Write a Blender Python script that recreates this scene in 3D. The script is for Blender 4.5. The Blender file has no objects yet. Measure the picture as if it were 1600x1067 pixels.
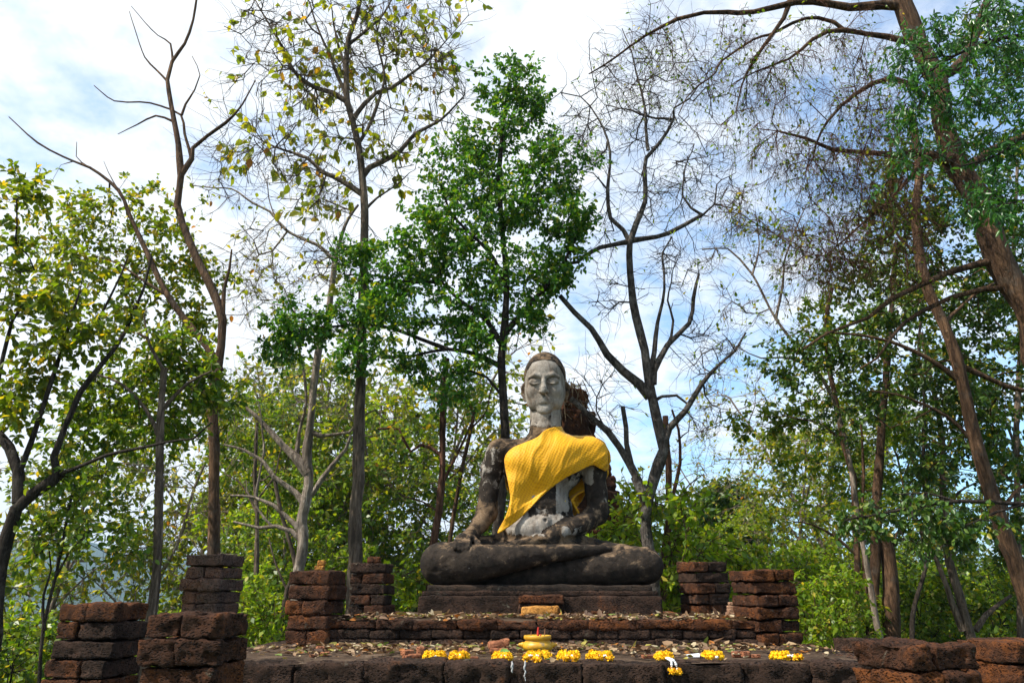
import bpy, math, random
import numpy as np
from mathutils import Vector

R = math.radians
scene = bpy.context.scene
# ------------------------------------------------------------------ camera
PITCH = 18.97
EYE = 1.6
FPX = 1600 * 26.0 / 36.0
cam_data = bpy.data.cameras.new("camera")
cam_data.lens = 26.0
cam_data.sensor_width = 36.0
cam_data.clip_start = 0.05
cam_data.clip_end = 20000
cam = bpy.data.objects.new("camera", cam_data)
scene.collection.objects.link(cam)
cam.location = (0, 0, EYE)
cam.rotation_euler = (R(90 + PITCH), 0, 0)
scene.camera = cam
scene.render.resolution_x, scene.render.resolution_y = 1024, 682

# ------------------------------------------------------------------ light
SUN_EL = 51.0
SUN_DIR = Vector((-0.93, -0.36, 0)).normalized() * math.cos(R(SUN_EL)) + Vector((0, 0, math.sin(R(SUN_EL))))
sun_data = bpy.data.lights.new("sun", 'SUN')
sun_data.energy = 4.2
sun_data.angle = R(0.55)
sun_data.color = (1.0, 0.93, 0.82)
sun = bpy.data.objects.new("sun", sun_data)
scene.collection.objects.link(sun)
sun.rotation_euler = SUN_DIR.to_track_quat('Z', 'Y').to_euler()

world = bpy.data.worlds.new("World")
scene.world = world
world.use_nodes = True
wn, wl = world.node_tree.nodes, world.node_tree.links
wn.clear()
w_out = wn.new("ShaderNodeOutputWorld")
w_bg = wn.new("ShaderNodeBackground")
w_bg.inputs['Strength'].default_value = 0.148
w_sky = wn.new("ShaderNodeTexSky")
w_sky.sky_type = 'NISHITA'
w_sky.sun_disc = False
w_sky.sun_elevation = R(SUN_EL)
w_sky.sun_rotation = math.atan2(SUN_DIR.x, SUN_DIR.y)
w_sky.air_density = 1.0
w_sky.dust_density = 0.6
w_sky.ozone_density = 2.0
w_sky.altitude = 200
# clouds: two scales of noise over the direction, projected on a flat cloud layer
w_tc = wn.new("ShaderNodeTexCoord")
w_sep = wn.new("ShaderNodeSeparateXYZ")
wl.new(w_tc.outputs['Generated'], w_sep.inputs[0])
w_zc = wn.new("ShaderNodeMath"); w_zc.operation = 'MAXIMUM'; w_zc.inputs[1].default_value = 0.0
wl.new(w_sep.outputs['Z'], w_zc.inputs[0])
w_z = wn.new("ShaderNodeMath"); w_z.operation = 'ADD'; w_z.inputs[1].default_value = 0.22
wl.new(w_zc.outputs[0], w_z.inputs[0])
w_dx = wn.new("ShaderNodeMath"); w_dx.operation = 'DIVIDE'
w_dy = wn.new("ShaderNodeMath"); w_dy.operation = 'DIVIDE'
wl.new(w_sep.outputs['X'], w_dx.inputs[0]); wl.new(w_z.outputs[0], w_dx.inputs[1])
wl.new(w_sep.outputs['Y'], w_dy.inputs[0]); wl.new(w_z.outputs[0], w_dy.inputs[1])
w_com = wn.new("ShaderNodeCombineXYZ")
wl.new(w_dx.outputs[0], w_com.inputs[0]); wl.new(w_dy.outputs[0], w_com.inputs[1])
w_n1 = wn.new("ShaderNodeTexNoise"); w_n1.inputs['Scale'].default_value = 1.5; w_n1.inputs['Detail'].default_value = 7
w_n1.inputs['Roughness'].default_value = 0.55; w_n1.inputs['Distortion'].default_value = 0.25
w_n2 = wn.new("ShaderNodeTexNoise"); w_n2.inputs['Scale'].default_value = 9.0; w_n2.inputs['Detail'].default_value = 6
w_n2.inputs['Roughness'].default_value = 0.6
wl.new(w_com.outputs[0], w_n1.inputs['Vector']); wl.new(w_com.outputs[0], w_n2.inputs['Vector'])
w_mix = wn.new("ShaderNodeMath"); w_mix.operation = 'MULTIPLY_ADD'; w_mix.inputs[1].default_value = 0.62
wl.new(w_n2.outputs['Fac'], w_mix.inputs[0]); wl.new(w_n1.outputs['Fac'], w_mix.inputs[2])
# the cloud bank lies to the west (left): fewer clouds to the east
w_bias = wn.new("ShaderNodeMath"); w_bias.operation = 'MULTIPLY_ADD'; w_bias.inputs[1].default_value = -0.125
wl.new(w_dx.outputs[0], w_bias.inputs[0]); wl.new(w_mix.outputs[0], w_bias.inputs[2])
w_ramp = wn.new("ShaderNodeValToRGB")
w_ramp.color_ramp.elements[0].position = 0.60; w_ramp.color_ramp.elements[0].color = (0.20, 0.20, 0.20, 1)
w_ramp.color_ramp.elements[1].position = 0.86; w_ramp.color_ramp.elements[1].color = (1, 1, 1, 1)
wl.new(w_bias.outputs[0], w_ramp.inputs[0])
w_cm = wn.new("ShaderNodeMixRGB")
w_cm.inputs[2].default_value = (4.0, 4.2, 4.4, 1)
w_tint = wn.new('ShaderNodeMixRGB'); w_tint.blend_type = 'MULTIPLY'; w_tint.inputs[0].default_value = 1.0
w_tint.inputs[2].default_value = (0.62, 0.92, 1.04, 1)
wl.new(w_sky.outputs[0], w_tint.inputs[1])
wl.new(w_ramp.outputs[0], w_cm.inputs[0]); wl.new(w_tint.outputs[0], w_cm.inputs[1])
wl.new(w_cm.outputs[0], w_bg.inputs['Color']); wl.new(w_bg.outputs[0], w_out.inputs['Surface'])

scene.view_settings.view_transform = 'Standard'
scene.view_settings.look = 'None'
scene.view_settings.exposure = 0.92
scene.view_settings.gamma = 1.0
scene.render.engine = 'CYCLES'
scene.cycles.max_bounces = 6
scene.cycles.diffuse_bounces = 3
scene.cycles.glossy_bounces = 2
scene.cycles.transmission_bounces = 3
scene.cycles.transparent_max_bounces = 4
scene.cycles.volume_bounces = 0
scene.cycles.use_adaptive_sampling = True
scene.cycles.sample_clamp_indirect = 6.0

# ------------------------------------------------------------------ helpers
CT, ST = math.cos(R(PITCH)), math.sin(R(PITCH))
def at(px, py, Y):
    """the point at distance Y ahead that stands where pixel (px, py) of the 1600 wide photo looks"""
    cx, up = (px - 800) / FPX, (533.5 - py) / FPX
    t = Y / (CT - ST * up)
    return Vector((cx * t, Y, EYE + (ST + CT * up) * t))
def msize(px, Y, py=700):
    up = (533.5 - py) / FPX
    return px / FPX * Y / (CT - ST * up)

def _hash(ix, iy, iz, seed):
    h = (ix.astype(np.int64) * 374761393 + iy.astype(np.int64) * 668265263 + iz.astype(np.int64) * 2147483647 + seed * 974711) & 0xffffffff
    h = ((h ^ (h >> 13)) * 1274126177) & 0xffffffff
    h = ((h ^ (h >> 16)) * 2246822519) & 0xffffffff
    return ((h ^ (h >> 15)) & 0xffffff) / float(0xffffff)
def vnoise(P, scale, seed=0):
    Q = np.asarray(P, float) * scale
    I = np.floor(Q).astype(np.int64); F = Q - I
    F = F * F * (3 - 2 * F)
    x, y, z = I[..., 0], I[..., 1], I[..., 2]
    fx, fy, fz = F[..., 0], F[..., 1], F[..., 2]
    c = lambda a, b, d: _hash(x + a, y + b, z + d, seed)
    x00 = c(0,0,0) * (1-fx) + c(1,0,0) * fx; x10 = c(0,1,0) * (1-fx) + c(1,1,0) * fx
    x01 = c(0,0,1) * (1-fx) + c(1,0,1) * fx; x11 = c(0,1,1) * (1-fx) + c(1,1,1) * fx
    return ((x00 * (1-fy) + x10 * fy) * (1-fz) + (x01 * (1-fy) + x11 * fy) * fz) * 2 - 1
def fbm(P, scale, octaves=3, seed=0):
    s, a = 0, 1.0
    for k in range(octaves):
        s = s + a * vnoise(P, scale * 2.03 ** k, seed + 17 * k); a *= 0.5
    return s / 1.75

def mesh_from(name, V, polys, mat=None, smooth=True):
    """polys: list of integer arrays (n, k)"""
    me = bpy.data.meshes.new(name)
    V = np.asarray(V, np.float32).reshape(-1, 3)
    polys = [np.asarray(p, np.int32) for p in polys if len(p)]
    nl = sum(p.size for p in polys); npol = sum(len(p) for p in polys)
    me.vertices.add(len(V)); me.loops.add(nl); me.polygons.add(npol)
    me.vertices.foreach_set('co', V.ravel())
    me.loops.foreach_set('vertex_index', np.concatenate([p.ravel() for p in polys]))
    tot = np.concatenate([np.full(len(p), p.shape[1], np.int32) for p in polys])
    st = np.concatenate([[0], np.cumsum(tot)[:-1]]).astype(np.int32)
    me.polygons.foreach_set('loop_start', st)
    me.polygons.foreach_set('loop_total', tot)
    me.polygons.foreach_set('use_smooth', np.full(npol, smooth, bool))
    me.update(calc_edges=True); me.validate()
    if mat: me.materials.append(mat)
    return me
COL = scene.collection
def add(name, me, parent=None, loc=None):
    o = bpy.data.objects.new(name, me)
    COL.objects.link(o)
    if parent is not None: o.parent = parent
    if loc is not None: o.location = loc
    return o
def empty(name, loc=(0, 0, 0)):
    o = bpy.data.objects.new(name, None); COL.objects.link(o); o.location = loc
    o.empty_display_size = 0.2
    return o
def tag(o, label=None, cat=None, group=None, kind=None):
    if label: o['label'] = label
    if cat: o['category'] = cat
    if group: o['group'] = group
    if kind: o['kind'] = kind
    return o
def copy_tree(o, parent=None):
    c = o.copy(); COL.objects.link(c)
    if parent is not None: c.parent = parent
    for ch in list(o.children): copy_tree(ch, c)
    return c
class MB:
    """collects pieces of one mesh"""
    def __init__(self): self.V, self.P, self.n = [], {}, 0
    def add(self, V, *polys):
        V = np.asarray(V, float).reshape(-1, 3)
        for p in polys:
            p = np.asarray(p, np.int64)
            if len(p): self.P.setdefault(p.shape[1], []).append(p + self.n)
        self.V.append(V); self.n += len(V)
    def mesh(self, name, mat, smooth=True):
        return mesh_from(name, np.concatenate(self.V), [np.concatenate(v) for v in self.P.values()], mat, smooth)

# ------------------------------------------------------------------ materials
def new_mat(name):
    m = bpy.data.materials.new(name); m.use_nodes = True
    nt = m.node_tree; nt.nodes.clear()
    out = nt.nodes.new("ShaderNodeOutputMaterial")
    return m, nt, out
def N(nt, kind, **kw):
    n = nt.nodes.new(kind)
    for k, v in kw.items():
        if k in n.inputs: n.inputs[k].default_value = v
        else: setattr(n, k, v)
    return n
def ramp(nt, fac, stops, interp='LINEAR'):
    r = nt.nodes.new("ShaderNodeValToRGB"); cr = r.color_ramp; cr.interpolation = interp
    while len(cr.elements) < len(stops): cr.elements.new(0.5)
    for e, (p, c) in zip(cr.elements, stops):
        e.position = p; e.color = (*c, 1) if len(c) == 3 else c
    nt.links.new(fac, r.inputs[0]); return r.outputs[0]
def mixc(nt, fac, a, b, mode='MIX'):
    m = nt.nodes.new("ShaderNodeMixRGB"); m.blend_type = mode
    for i, v in ((0, fac), (1, a), (2, b)):
        if hasattr(v, 'is_linked'): nt.links.new(v, m.inputs[i])
        elif i == 0: m.inputs[0].default_value = v
        else: m.inputs[i].default_value = (*v, 1)
    return m.outputs[0]
def math_(nt, op, a, b=None, c=None, clamp=False):
    m = nt.nodes.new("ShaderNodeMath"); m.operation = op; m.use_clamp = clamp
    for i, v in enumerate((a, b, c)):
        if v is None: continue
        if hasattr(v, 'is_linked'): nt.links.new(v, m.inputs[i])
        else: m.inputs[i].default_value = v
    return m.outputs[0]
def noise(nt, vec, scale, detail=4, rough=0.55, dist=0.0):
    n = N(nt, "ShaderNodeTexNoise", Scale=scale, Detail=detail, Roughness=rough, Distortion=dist)
    nt.links.new(vec, n.inputs['Vector']); return n.outputs['Fac']
def voro(nt, vec, scale, feature='F1', rnd=1.0):
    n = nt.nodes.new("ShaderNodeTexVoronoi"); n.feature = feature
    n.inputs['Scale'].default_value = scale; n.inputs['Randomness'].default_value = rnd
    nt.links.new(vec, n.inputs['Vector']); return n.outputs['Distance']
def wpos(nt):
    return nt.nodes.new("ShaderNodeNewGeometry").outputs['Position']
def opos(nt):
    return nt.nodes.new("ShaderNodeTexCoord").outputs['Object']
def stretch(nt, vec, s):
    m = nt.nodes.new("ShaderNodeMapping"); m.inputs['Scale'].default_value = s
    nt.links.new(vec, m.inputs['Vector']); return m.outputs[0]
def finish(nt, out, color, rough=0.8, height=None, hstr=0.5, hdist=0.02, spec=0.3, subs=None):
    b = nt.nodes.new("ShaderNodeBsdfPrincipled")
    if hasattr(color, 'is_linked'): nt.links.new(color, b.inputs['Base Color'])
    else: b.inputs['Base Color'].default_value = (*color, 1)
    if hasattr(rough, 'is_linked'): nt.links.new(rough, b.inputs['Roughness'])
    else: b.inputs['Roughness'].default_value = rough
    b.inputs['Specular IOR Level'].default_value = spec
    if height is not None:
        bp = nt.nodes.new("ShaderNodeBump"); bp.inputs['Strength'].default_value = hstr; bp.inputs['Distance'].default_value = hdist
        nt.links.new(height, bp.inputs['Height']); nt.links.new(bp.outputs[0], b.inputs['Normal'])
    nt.links.new(b.outputs[0], out.inputs['Surface'])
    return b

def mat_laterite(name, dark=(0.017, 0.011, 0.008), mid=(0.056, 0.025, 0.014), orange=(0.22, 0.072, 0.015), bias=0.0, lichen=0.5, pits=1.0):
    m, nt, out = new_mat(name)
    P = wpos(nt)
    big = noise(nt, P, 2.6, 5, 0.6, 0.4)
    fine = noise(nt, P, 22, 6, 0.7)
    f = math_(nt, 'ADD', math_(nt, 'MULTIPLY', big, 0.62), math_(nt, 'MULTIPLY', fine, 0.48))
    f = math_(nt, 'ADD', f, bias - 0.02)
    c = ramp(nt, f, [(0.36, dark), (0.54, mid), (0.68, tuple(0.5 * (a + b) for a, b in zip(mid, orange))), (0.80, orange)])
    wv = nt.nodes.new("ShaderNodeVectorMath"); wv.operation = 'ADD'
    wn_ = N(nt, "ShaderNodeTexNoise", Scale=14, Detail=3)
    nt.links.new(P, wn_.inputs['Vector'])
    wsc = nt.nodes.new("ShaderNodeVectorMath"); wsc.operation = 'SCALE'; wsc.inputs['Scale'].default_value = .05
    nt.links.new(wn_.outputs['Color'], wsc.inputs[0]); nt.links.new(P, wv.inputs[0]); nt.links.new(wsc.outputs[0], wv.inputs[1])
    cells = voro(nt, stretch(nt, wv.outputs[0], (1, 1, 1.9)), 42)
    hole = ramp(nt, cells, [(0.20, (0, 0, 0)), (0.46, (1, 1, 1))])
    pm = noise(nt, P, 9, 2, 0.5)
    pm = ramp(nt, pm, [(0.34, (1, 1, 1)), (0.56, (0, 0, 0))])
    hole = math_(nt, 'MAXIMUM', hole, pm)
    c = mixc(nt, 1.0, c, ramp(nt, hole, [(0, (0.30, 0.26, 0.24)), (1, (1.25, 1.2, 1.15))]), 'MULTIPLY')
    li = noise(nt, P, 6.5, 8, 0.75, 0.6)
    li = ramp(nt, li, [(0.64 - 0.04 * lichen, (0, 0, 0)), (0.72, (1, 1, 1))])
    c = mixc(nt, math_(nt, 'MULTIPLY', li, 0.75), c, (0.17, 0.17, 0.13))
    wh = noise(nt, P, 17, 3, 0.6)
    wh = ramp(nt, wh, [(0.745, (0, 0, 0)), (0.78, (1, 1, 1))])
    c = mixc(nt, math_(nt, 'MULTIPLY', wh, 0.8 * lichen), c, (0.5, 0.5, 0.48))
    h = math_(nt, 'ADD', math_(nt, 'MULTIPLY', hole, 0.8 * pits), math_(nt, 'MULTIPLY', noise(nt, P, 40, 6, 0.75), 0.9))
    finish(nt, out, c, 0.92, h, 1.0, 0.035 * (.4 + .6 * pits), 0.16)
    return m
def mat_bark(name, a, b, scale=10, vert=0.16, patch=None):
    m, nt, out = new_mat(name)
    P = wpos(nt)
    S = stretch(nt, P, (1, 1, vert))
    n1 = noise(nt, S, scale * 2.2, 6, 0.7, 0.5)
    n2 = noise(nt, P, 1.7, 3, 0.6)
    n1s = ramp(nt, n1, [(0.36, (0, 0, 0)), (0.47, (.35, .35, .35)), (0.62, (1, 1, 1))])
    c = mixc(nt, n1s, tuple(v * .75 for v in a), tuple(v * 1.08 for v in b))
    c = ramp_mul(nt, c, n2, 0.55, 1.35)
    if patch:
        pt = ramp(nt, noise(nt, P, 5, 5, 0.7), [(0.52, (0, 0, 0)), (0.64, (1, 1, 1))])
        c = mixc(nt, math_(nt, 'MULTIPLY', pt, 0.7), c, patch)
    h = math_(nt, 'ADD', n1s, math_(nt, 'MULTIPLY', noise(nt, S, scale * 7, 4, 0.7), 0.6))
    finish(nt, out, c, 0.9, h, 1.0, 0.035, 0.15)
    return m
def ramp_mul(nt, c, f, lo, hi):
    mr = nt.nodes.new("ShaderNodeMapRange"); mr.inputs['From Min'].default_value = 0.3; mr.inputs['From Max'].default_value = 0.7
    mr.inputs['To Min'].default_value = lo; mr.inputs['To Max'].default_value = hi
    nt.links.new(f, mr.inputs['Value'])
    vm = nt.nodes.new("ShaderNodeVectorMath"); vm.operation = 'SCALE'
    nt.links.new(c, vm.inputs[0]); nt.links.new(mr.outputs[0], vm.inputs['Scale'])
    return vm.outputs[0]
def mat_leaf(name, stops, trans=0.38, rough=0.40, tcol=(1.7, 1.6, 0.42), spec=0.4):
    stops = [(p, tuple(min(.5, v * 1.3) for v in c)) for p, c in stops]; trans = min(.55, trans * 1.25)
    m, nt, out = new_mat(name)
    g = nt.nodes.new("ShaderNodeNewGeometry")
    c = ramp(nt, g.outputs['Random Per Island'], stops, 'LINEAR')
    nz = noise(nt, g.outputs['Position'], 1.3, 2, 0.5)
    c = ramp_mul(nt, c, nz, 0.75, 1.25)
    b = nt.nodes.new("ShaderNodeBsdfPrincipled")
    nt.links.new(c, b.inputs['Base Color']); b.inputs['Roughness'].default_value = rough
    b.inputs['Specular IOR Level'].default_value = spec
    t = nt.nodes.new("ShaderNodeBsdfTranslucent")
    nt.links.new(mixc(nt, 1.0, c, tcol, 'MULTIPLY'), t.inputs['Color'])
    mx = nt.nodes.new("ShaderNodeMixShader"); mx.inputs[0].default_value = trans
    nt.links.new(b.outputs[0], mx.inputs[1]); nt.links.new(t.outputs[0], mx.inputs[2])
    nt.links.new(mx.outputs[0], out.inputs['Surface'])
    return m
def mat_plain(name, col, rough=0.6, var=0.25, scale=30, bump=0.3, spec=0.3):
    m, nt, out = new_mat(name)
    P = opos(nt)
    n = noise(nt, P, scale, 4, 0.6)
    c = ramp_mul(nt, mixc(nt, 0.0, col, col), n, 1 - var, 1 + var)
    finish(nt, out, c, rough, n, bump, 0.01, spec)
    return m
# ------------------------------------------------------------------ setting: ground, hills
M = {}
M['laterite'] = mat_laterite("laterite", bias=0.0)
M['laterite_warm'] = mat_laterite("laterite_warm", bias=0.06)
M['laterite_orange'] = mat_laterite("laterite_orange", bias=0.14, lichen=0.2)
M['laterite_black'] = mat_laterite("laterite_black", mid=(0.05, 0.03, 0.022), bias=-0.07, lichen=0.7)
M['laterite_grey'] = mat_laterite("laterite_grey", dark=(0.045, 0.035, 0.03), mid=(0.11, 0.07, 0.055), orange=(0.22, 0.09, 0.04), bias=0.02, lichen=1.3)

def ground_height(x, y):
    r = np.sqrt(x * x + y * y)
    left = 1 / (1 + np.exp((x + 1.5) / 2.5))            # 1 on the west side, where the hill drops off sooner
    start = 13 - 5.5 * left
    drop = np.clip(r - start, 0, None)
    z = -(0.10 + 0.16 * left) * drop
    z = np.maximum(z, -38 + 0 * r)
    P = np.stack([x, y, 0 * x], -1)
    z = z + fbm(P, 0.25, 3, 5) * 0.10 * np.clip((r - 6) / 6, 0, 1) + fbm(P, 0.012, 3, 8) * np.clip((r - 60) / 200, 0, 1) * 7
    return z
def build_ground():
    m, nt, out = new_mat("ground_soil")
    P = wpos(nt)
    n = noise(nt, P, 1.2, 6, 0.6)
    c = ramp(nt, n, [(0.35, (0.035, 0.05, 0.012)), (0.5, (0.07, 0.085, 0.02)), (0.62, (0.12, 0.10, 0.045))])
    far = noise(nt, P, 0.02, 6, 0.65)
    c = mixc(nt, 0.5, c, ramp(nt, far, [(0.4, (0.03, 0.06, 0.015)), (0.6, (0.075, 0.10, 0.03))]))
    finish(nt, out, c, 0.95, noise(nt, P, 9, 5, 0.7), 0.6, 0.06, 0.1)
    rad = np.concatenate([[0.0], np.geomspace(0.6, 6000, 150)])
    na = 220
    ang = np.linspace(0, 2 * np.pi, na, endpoint=False)
    Rr, A = np.meshgrid(rad, ang, indexing='ij')
    X, Y = Rr * np.cos(A), Rr * np.sin(A)
    V = np.stack([X, Y, ground_height(X, Y)], -1).reshape(-1, 3)
    i, j = np.meshgrid(np.arange(len(rad) - 1), np.arange(na), indexing='ij')
    a = i * na + j; b = i * na + (j + 1) % na
    F = np.stack([a, a + na, b + na, b], -1).reshape(-1, 4)
    tag(add("ground", mesh_from("ground", V, [F], m)), kind='structure')
build_ground()
def build_hills():
    m, nt, out = new_mat("hill_forest")
    P = wpos(nt)
    n = noise(nt, P, 0.03, 8, 0.7)
    c = ramp(nt, n, [(0.38, (0.018, 0.035, 0.012)), (0.62, (0.06, 0.085, 0.025))])
    finish(nt, out, c, 0.95, noise(nt, P, 0.06, 6, 0.7), 1.0, 12, 0.05)
    # rolling range far beyond the valley
    az = np.linspace(R(-60), R(60), 260)
    rr = np.linspace(1500, 3000, 40)
    RR, AZ = np.meshgrid(rr, az, indexing='ij')
    X, Y = RR * np.sin(AZ), RR * np.cos(AZ)
    t = (RR - 1500) / 1500
    prof = np.sin(np.clip(t, 0, 1) * np.pi) ** 1.2
    px = np.tan(AZ) * FPX / CT + 800
    env = 0.35 + 0.75 * np.exp(-((px - 60) / 330) ** 2) + 0.3 * np.exp(-((px - 480) / 260) ** 2) + 0.35 * np.exp(-((px - 1500) / 260) ** 2)
    P3 = np.stack([X, Y, 0 * X], -1)
    Z = -45 + prof * env * 165 * (1 + 0.5 * fbm(P3, 0.0022, 4, 3)) + fbm(P3, 0.02, 3, 4) * 6
    V = np.stack([X, Y, Z], -1).reshape(-1, 3)
    na = len(az)
    i, j = np.meshgrid(np.arange(len(rr) - 1), np.arange(na - 1), indexing='ij')
    a = i * na + j
    F = np.stack([a, a + 1, a + na + 1, a + na], -1).reshape(-1, 4)
    tag(add("hills", mesh_from("hills", V, [F], m)), kind='structure')
build_hills()

# ------------------------------------------------------------------ laterite blocks
def box_grid(half, res):
    half = np.asarray(half, float)
    n = np.maximum(2, np.ceil(2 * half / res).astype(int))
    Vs, Fs, off = [], [], 0
    for ax in range(3):
        u, v = (ax + 1) % 3, (ax + 2) % 3
        for s in (-1, 1):
            gu = np.linspace(-half[u], half[u], n[u] + 1); gv = np.linspace(-half[v], half[v], n[v] + 1)
            U, W = np.meshgrid(gu, gv, indexing='ij')
            P = np.zeros(U.shape + (3,)); P[..., u] = U; P[..., v] = W; P[..., ax] = s * half[ax]
            i, j = np.meshgrid(np.arange(n[u]), np.arange(n[v]), indexing='ij')
            a = off + i * (n[v] + 1) + j
            q = np.stack([a, a + n[v] + 1, a + n[v] + 2, a + 1], -1).reshape(-1, 4)
            if s < 0: q = q[:, ::-1]
            Vs.append(P.reshape(-1, 3)); Fs.append(q); off += U.size
    V = np.concatenate(Vs); F = np.concatenate(Fs)
    key = np.round(V * 1e5).astype(np.int64)
    _, first, inv = np.unique(key, axis=0, return_index=True, return_inverse=True)
    return V[first], inv.reshape(-1)[F]
def rough_block(center, size, rotz=0.0, seed=0, res=0.03, amp=0.014, rnd=0.03, tilt=0.0):
    half = np.asarray(size, float) / 2
    V, F = box_grid(half, res)
    r = min(rnd, 0.45 * half.min())
    inner = np.clip(V, -(half - r), half - r)
    d = V - inner
    L = np.linalg.norm(d, axis=1, keepdims=True)
    V = inner + d / np.maximum(L, 1e-9) * r
    nrm = d / np.maximum(L, 1e-9)
    off = np.array([seed * 3.17, seed * 1.31, seed * 2.23])
    dn = amp * (fbm(V + off, 9, 4, 1) * 1.0 + 0.8 * np.minimum(0, fbm(V + off, 28, 2, 2)))
    dn += amp * 1.3 * fbm(V + off, 3.2, 2, 9)
    pit = vnoise((V + off) * np.array((1, 1, 1.7)), 19, 5)
    dn -= amp * 1.5 * np.clip(pit - .18, 0, 1)
    V = V + nrm * dn[:, None]
    if tilt: V[:, 2] += V[:, 0] * tilt
    c, s = math.cos(rotz), math.sin(rotz)
    X = V[:, 0] * c - V[:, 1] * s; Y = V[:, 0] * s + V[:, 1] * c
    return np.stack([X, Y, V[:, 2]], 1) + np.asarray(center, float), F

def pillar(cx, cy, width, z0, z1, label, rot=0.0, course=0.15, mats=('laterite',), seed=1, taper=0.0, res=0.022, amp=0.017, splits=None, irregular=0.03):
    """a stacked laterite stump: every block a part of the pillar"""
    rng = random.Random(seed)
    root = tag(empty("laterite_pillar", (cx, cy, z0)), label, "pillar", "laterite pillars round the terrace", 'thing')
    n = max(2, round((z1 - z0) / course)); h = (z1 - z0) / n
    for k in range(n):
        from_top = n - 1 - k
        w = width * (1 + rng.uniform(-irregular, irregular)) * (1 + taper * from_top)
        zc = (k + 0.5) * h
        jx, jy = rng.uniform(-.012, .012), rng.uniform(-.012, .012)
        rz = rot + rng.uniform(-0.05, 0.05)
        axis = k % 2
        sp = [rng.uniform(0.35, 0.62)] if rng.random() < (0.75 if splits is None else splits) else []
        cuts = [0.0] + sp + [1.0]
        c, s = math.cos(rz), math.sin(rz)
        for a, b in zip(cuts[:-1], cuts[1:]):
            lx = ((a + b) / 2 - 0.5) * w
            sx = (b - a) * w - 0.003
            px, py = lx * c, lx * s
            V, F = rough_block((jx + px, jy + py, zc), (sx, w * rng.uniform(.96, 1.02), h - 0.003), rz, seed * 37 + k * 5 + int(a * 9), res, amp, rng.uniform(.009, .019), rng.uniform(-.012, .012))
            mk = mats[(k + int(a * 7) + seed) % len(mats)]
            add("laterite_block", mesh_from("laterite_block", V, [F], M[mk]), root)
    return root

T1Z = EYE - 0.432          # lower terrace top
T2Z = EYE - 0.213          # upper terrace top
def terrace(name, label, x0, x1, y0, y1, z0, ztop, rows, seed, mats, cap_over=0.03):
    rng = random.Random(seed)
    cx, cy = (x0 + x1) / 2, (y0 + y1) / 2
    root = tag(empty(name, (cx, cy, z0)), label, "terrace", None, 'thing')
    # the packed earth core and its top surface
    nx, ny = int((x1 - x0) / 0.07), int((y1 - y0) / 0.07)
    gx, gy = np.linspace(x0 + .05, x1 - .05, nx), np.linspace(y0 + .05, y1 - .05, ny)
    X, Y = np.meshgrid(gx, gy, indexing='ij')
    P = np.stack([X, Y, 0 * X], -1)
    Z = ztop - 0.012 + fbm(P, 3.0, 4, seed) * 0.018
    V = np.stack([X - cx, Y - cy, Z - z0], -1).reshape(-1, 3)
    i, j = np.meshgrid(np.arange(nx - 1), np.arange(ny - 1), indexing='ij')
    a = i * ny + j
    mb = MB(); mb.add(V, np.stack([a, a + ny, a + ny + 1, a + 1], -1).reshape(-1, 4))
    add("earth_top", mb.mesh("earth_top", M['dirt']), root)
    V, F = box_grid(((x1 - x0) / 2 - .12, (y1 - y0) / 2 - .12, (ztop - z0) / 2 - .04), 0.8)
    add("core", mesh_from("core", V + np.array((0, 0, (ztop - z0) / 2 - 0.02)), [F], M['laterite_black']), root)
    # courses from the top down: (height, block length, outward offset)
    z = ztop
    for r, (h, bl, off, mk) in enumerate(rows):
        if r > 2:
            V, F = rough_block((0, 0, z - h / 2 - z0), (x1 - x0 - .01, y1 - y0 - .01, h - .006), 0, seed + r, 0.12, .01, .03)
            add("wall_course", mesh_from("wall_course", V, [F], M[mk[0]]), root)
            z -= h; continue
        for side in ('front', 'left', 'right'):
            if side == 'front': L, a0 = x1 - x0 + 2 * off, x0 - off
            else: L, a0 = y1 - y0, y0
            p = 0.0; first = True
            while p < L - 0.02:
                w = bl * rng.uniform(0.8, 1.25)
                if first and r % 2: w *= 0.55
                first = False
                if L - p - w < 0.12: w = L - p
                d = 0.26
                if side == 'front': c = (a0 + p + w / 2, y0 - off + d / 2, z - h / 2); sz = (w + .004, d, h + .002)
                elif side == 'left': c = (x0 - off + d / 2 , a0 + p + w / 2 + .27, z - h / 2 - .002); sz = (d, w - .007, h - .006)
                else: c = (x1 + off - d / 2, a0 + p + w / 2 + .27, z - h / 2 - .002); sz = (d, w - .007, h - .006)
                c = (c[0] - cx, c[1] - cy + rng.uniform(-.008, .008), c[2] - z0 + rng.uniform(-.006, .003))
                V, F = rough_block(c, sz, rng.uniform(-.012, .012), seed * 91 + r * 29 + int(p * 50), 0.024 if side == 'front' else 0.06, 0.013 if r else 0.022, rng.uniform(.010, .022))
                add("coping_block" if r == 0 else "laterite_block", mesh_from("laterite_block", V, [F], M[rng.choice(mk)]), root)
                p += w
        z -= h
    return root
def mat_dirt():
    m, nt, out = new_mat("dirt")
    P = wpos(nt)
    n = noise(nt, P, 5, 6, 0.65)
    c = ramp(nt, n, [(0.35, (0.028, 0.018, 0.012)), (0.52, (0.066, 0.043, 0.029)), (0.68, (0.12, 0.083, 0.058))])
    gr = ramp(nt, noise(nt, P, 60, 3, 0.7), [(0.5, (0, 0, 0)), (0.7, (1, 1, 1))])
    c = mixc(nt, math_(nt, 'MULTIPLY', gr, 0.4), c, (0.2, 0.16, 0.12))
    finish(nt, out, c, 0.95, noise(nt, P, 30, 6, 0.75), 0.8, 0.02, 0.1)
    return m
M['dirt'] = mat_dirt()
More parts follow.
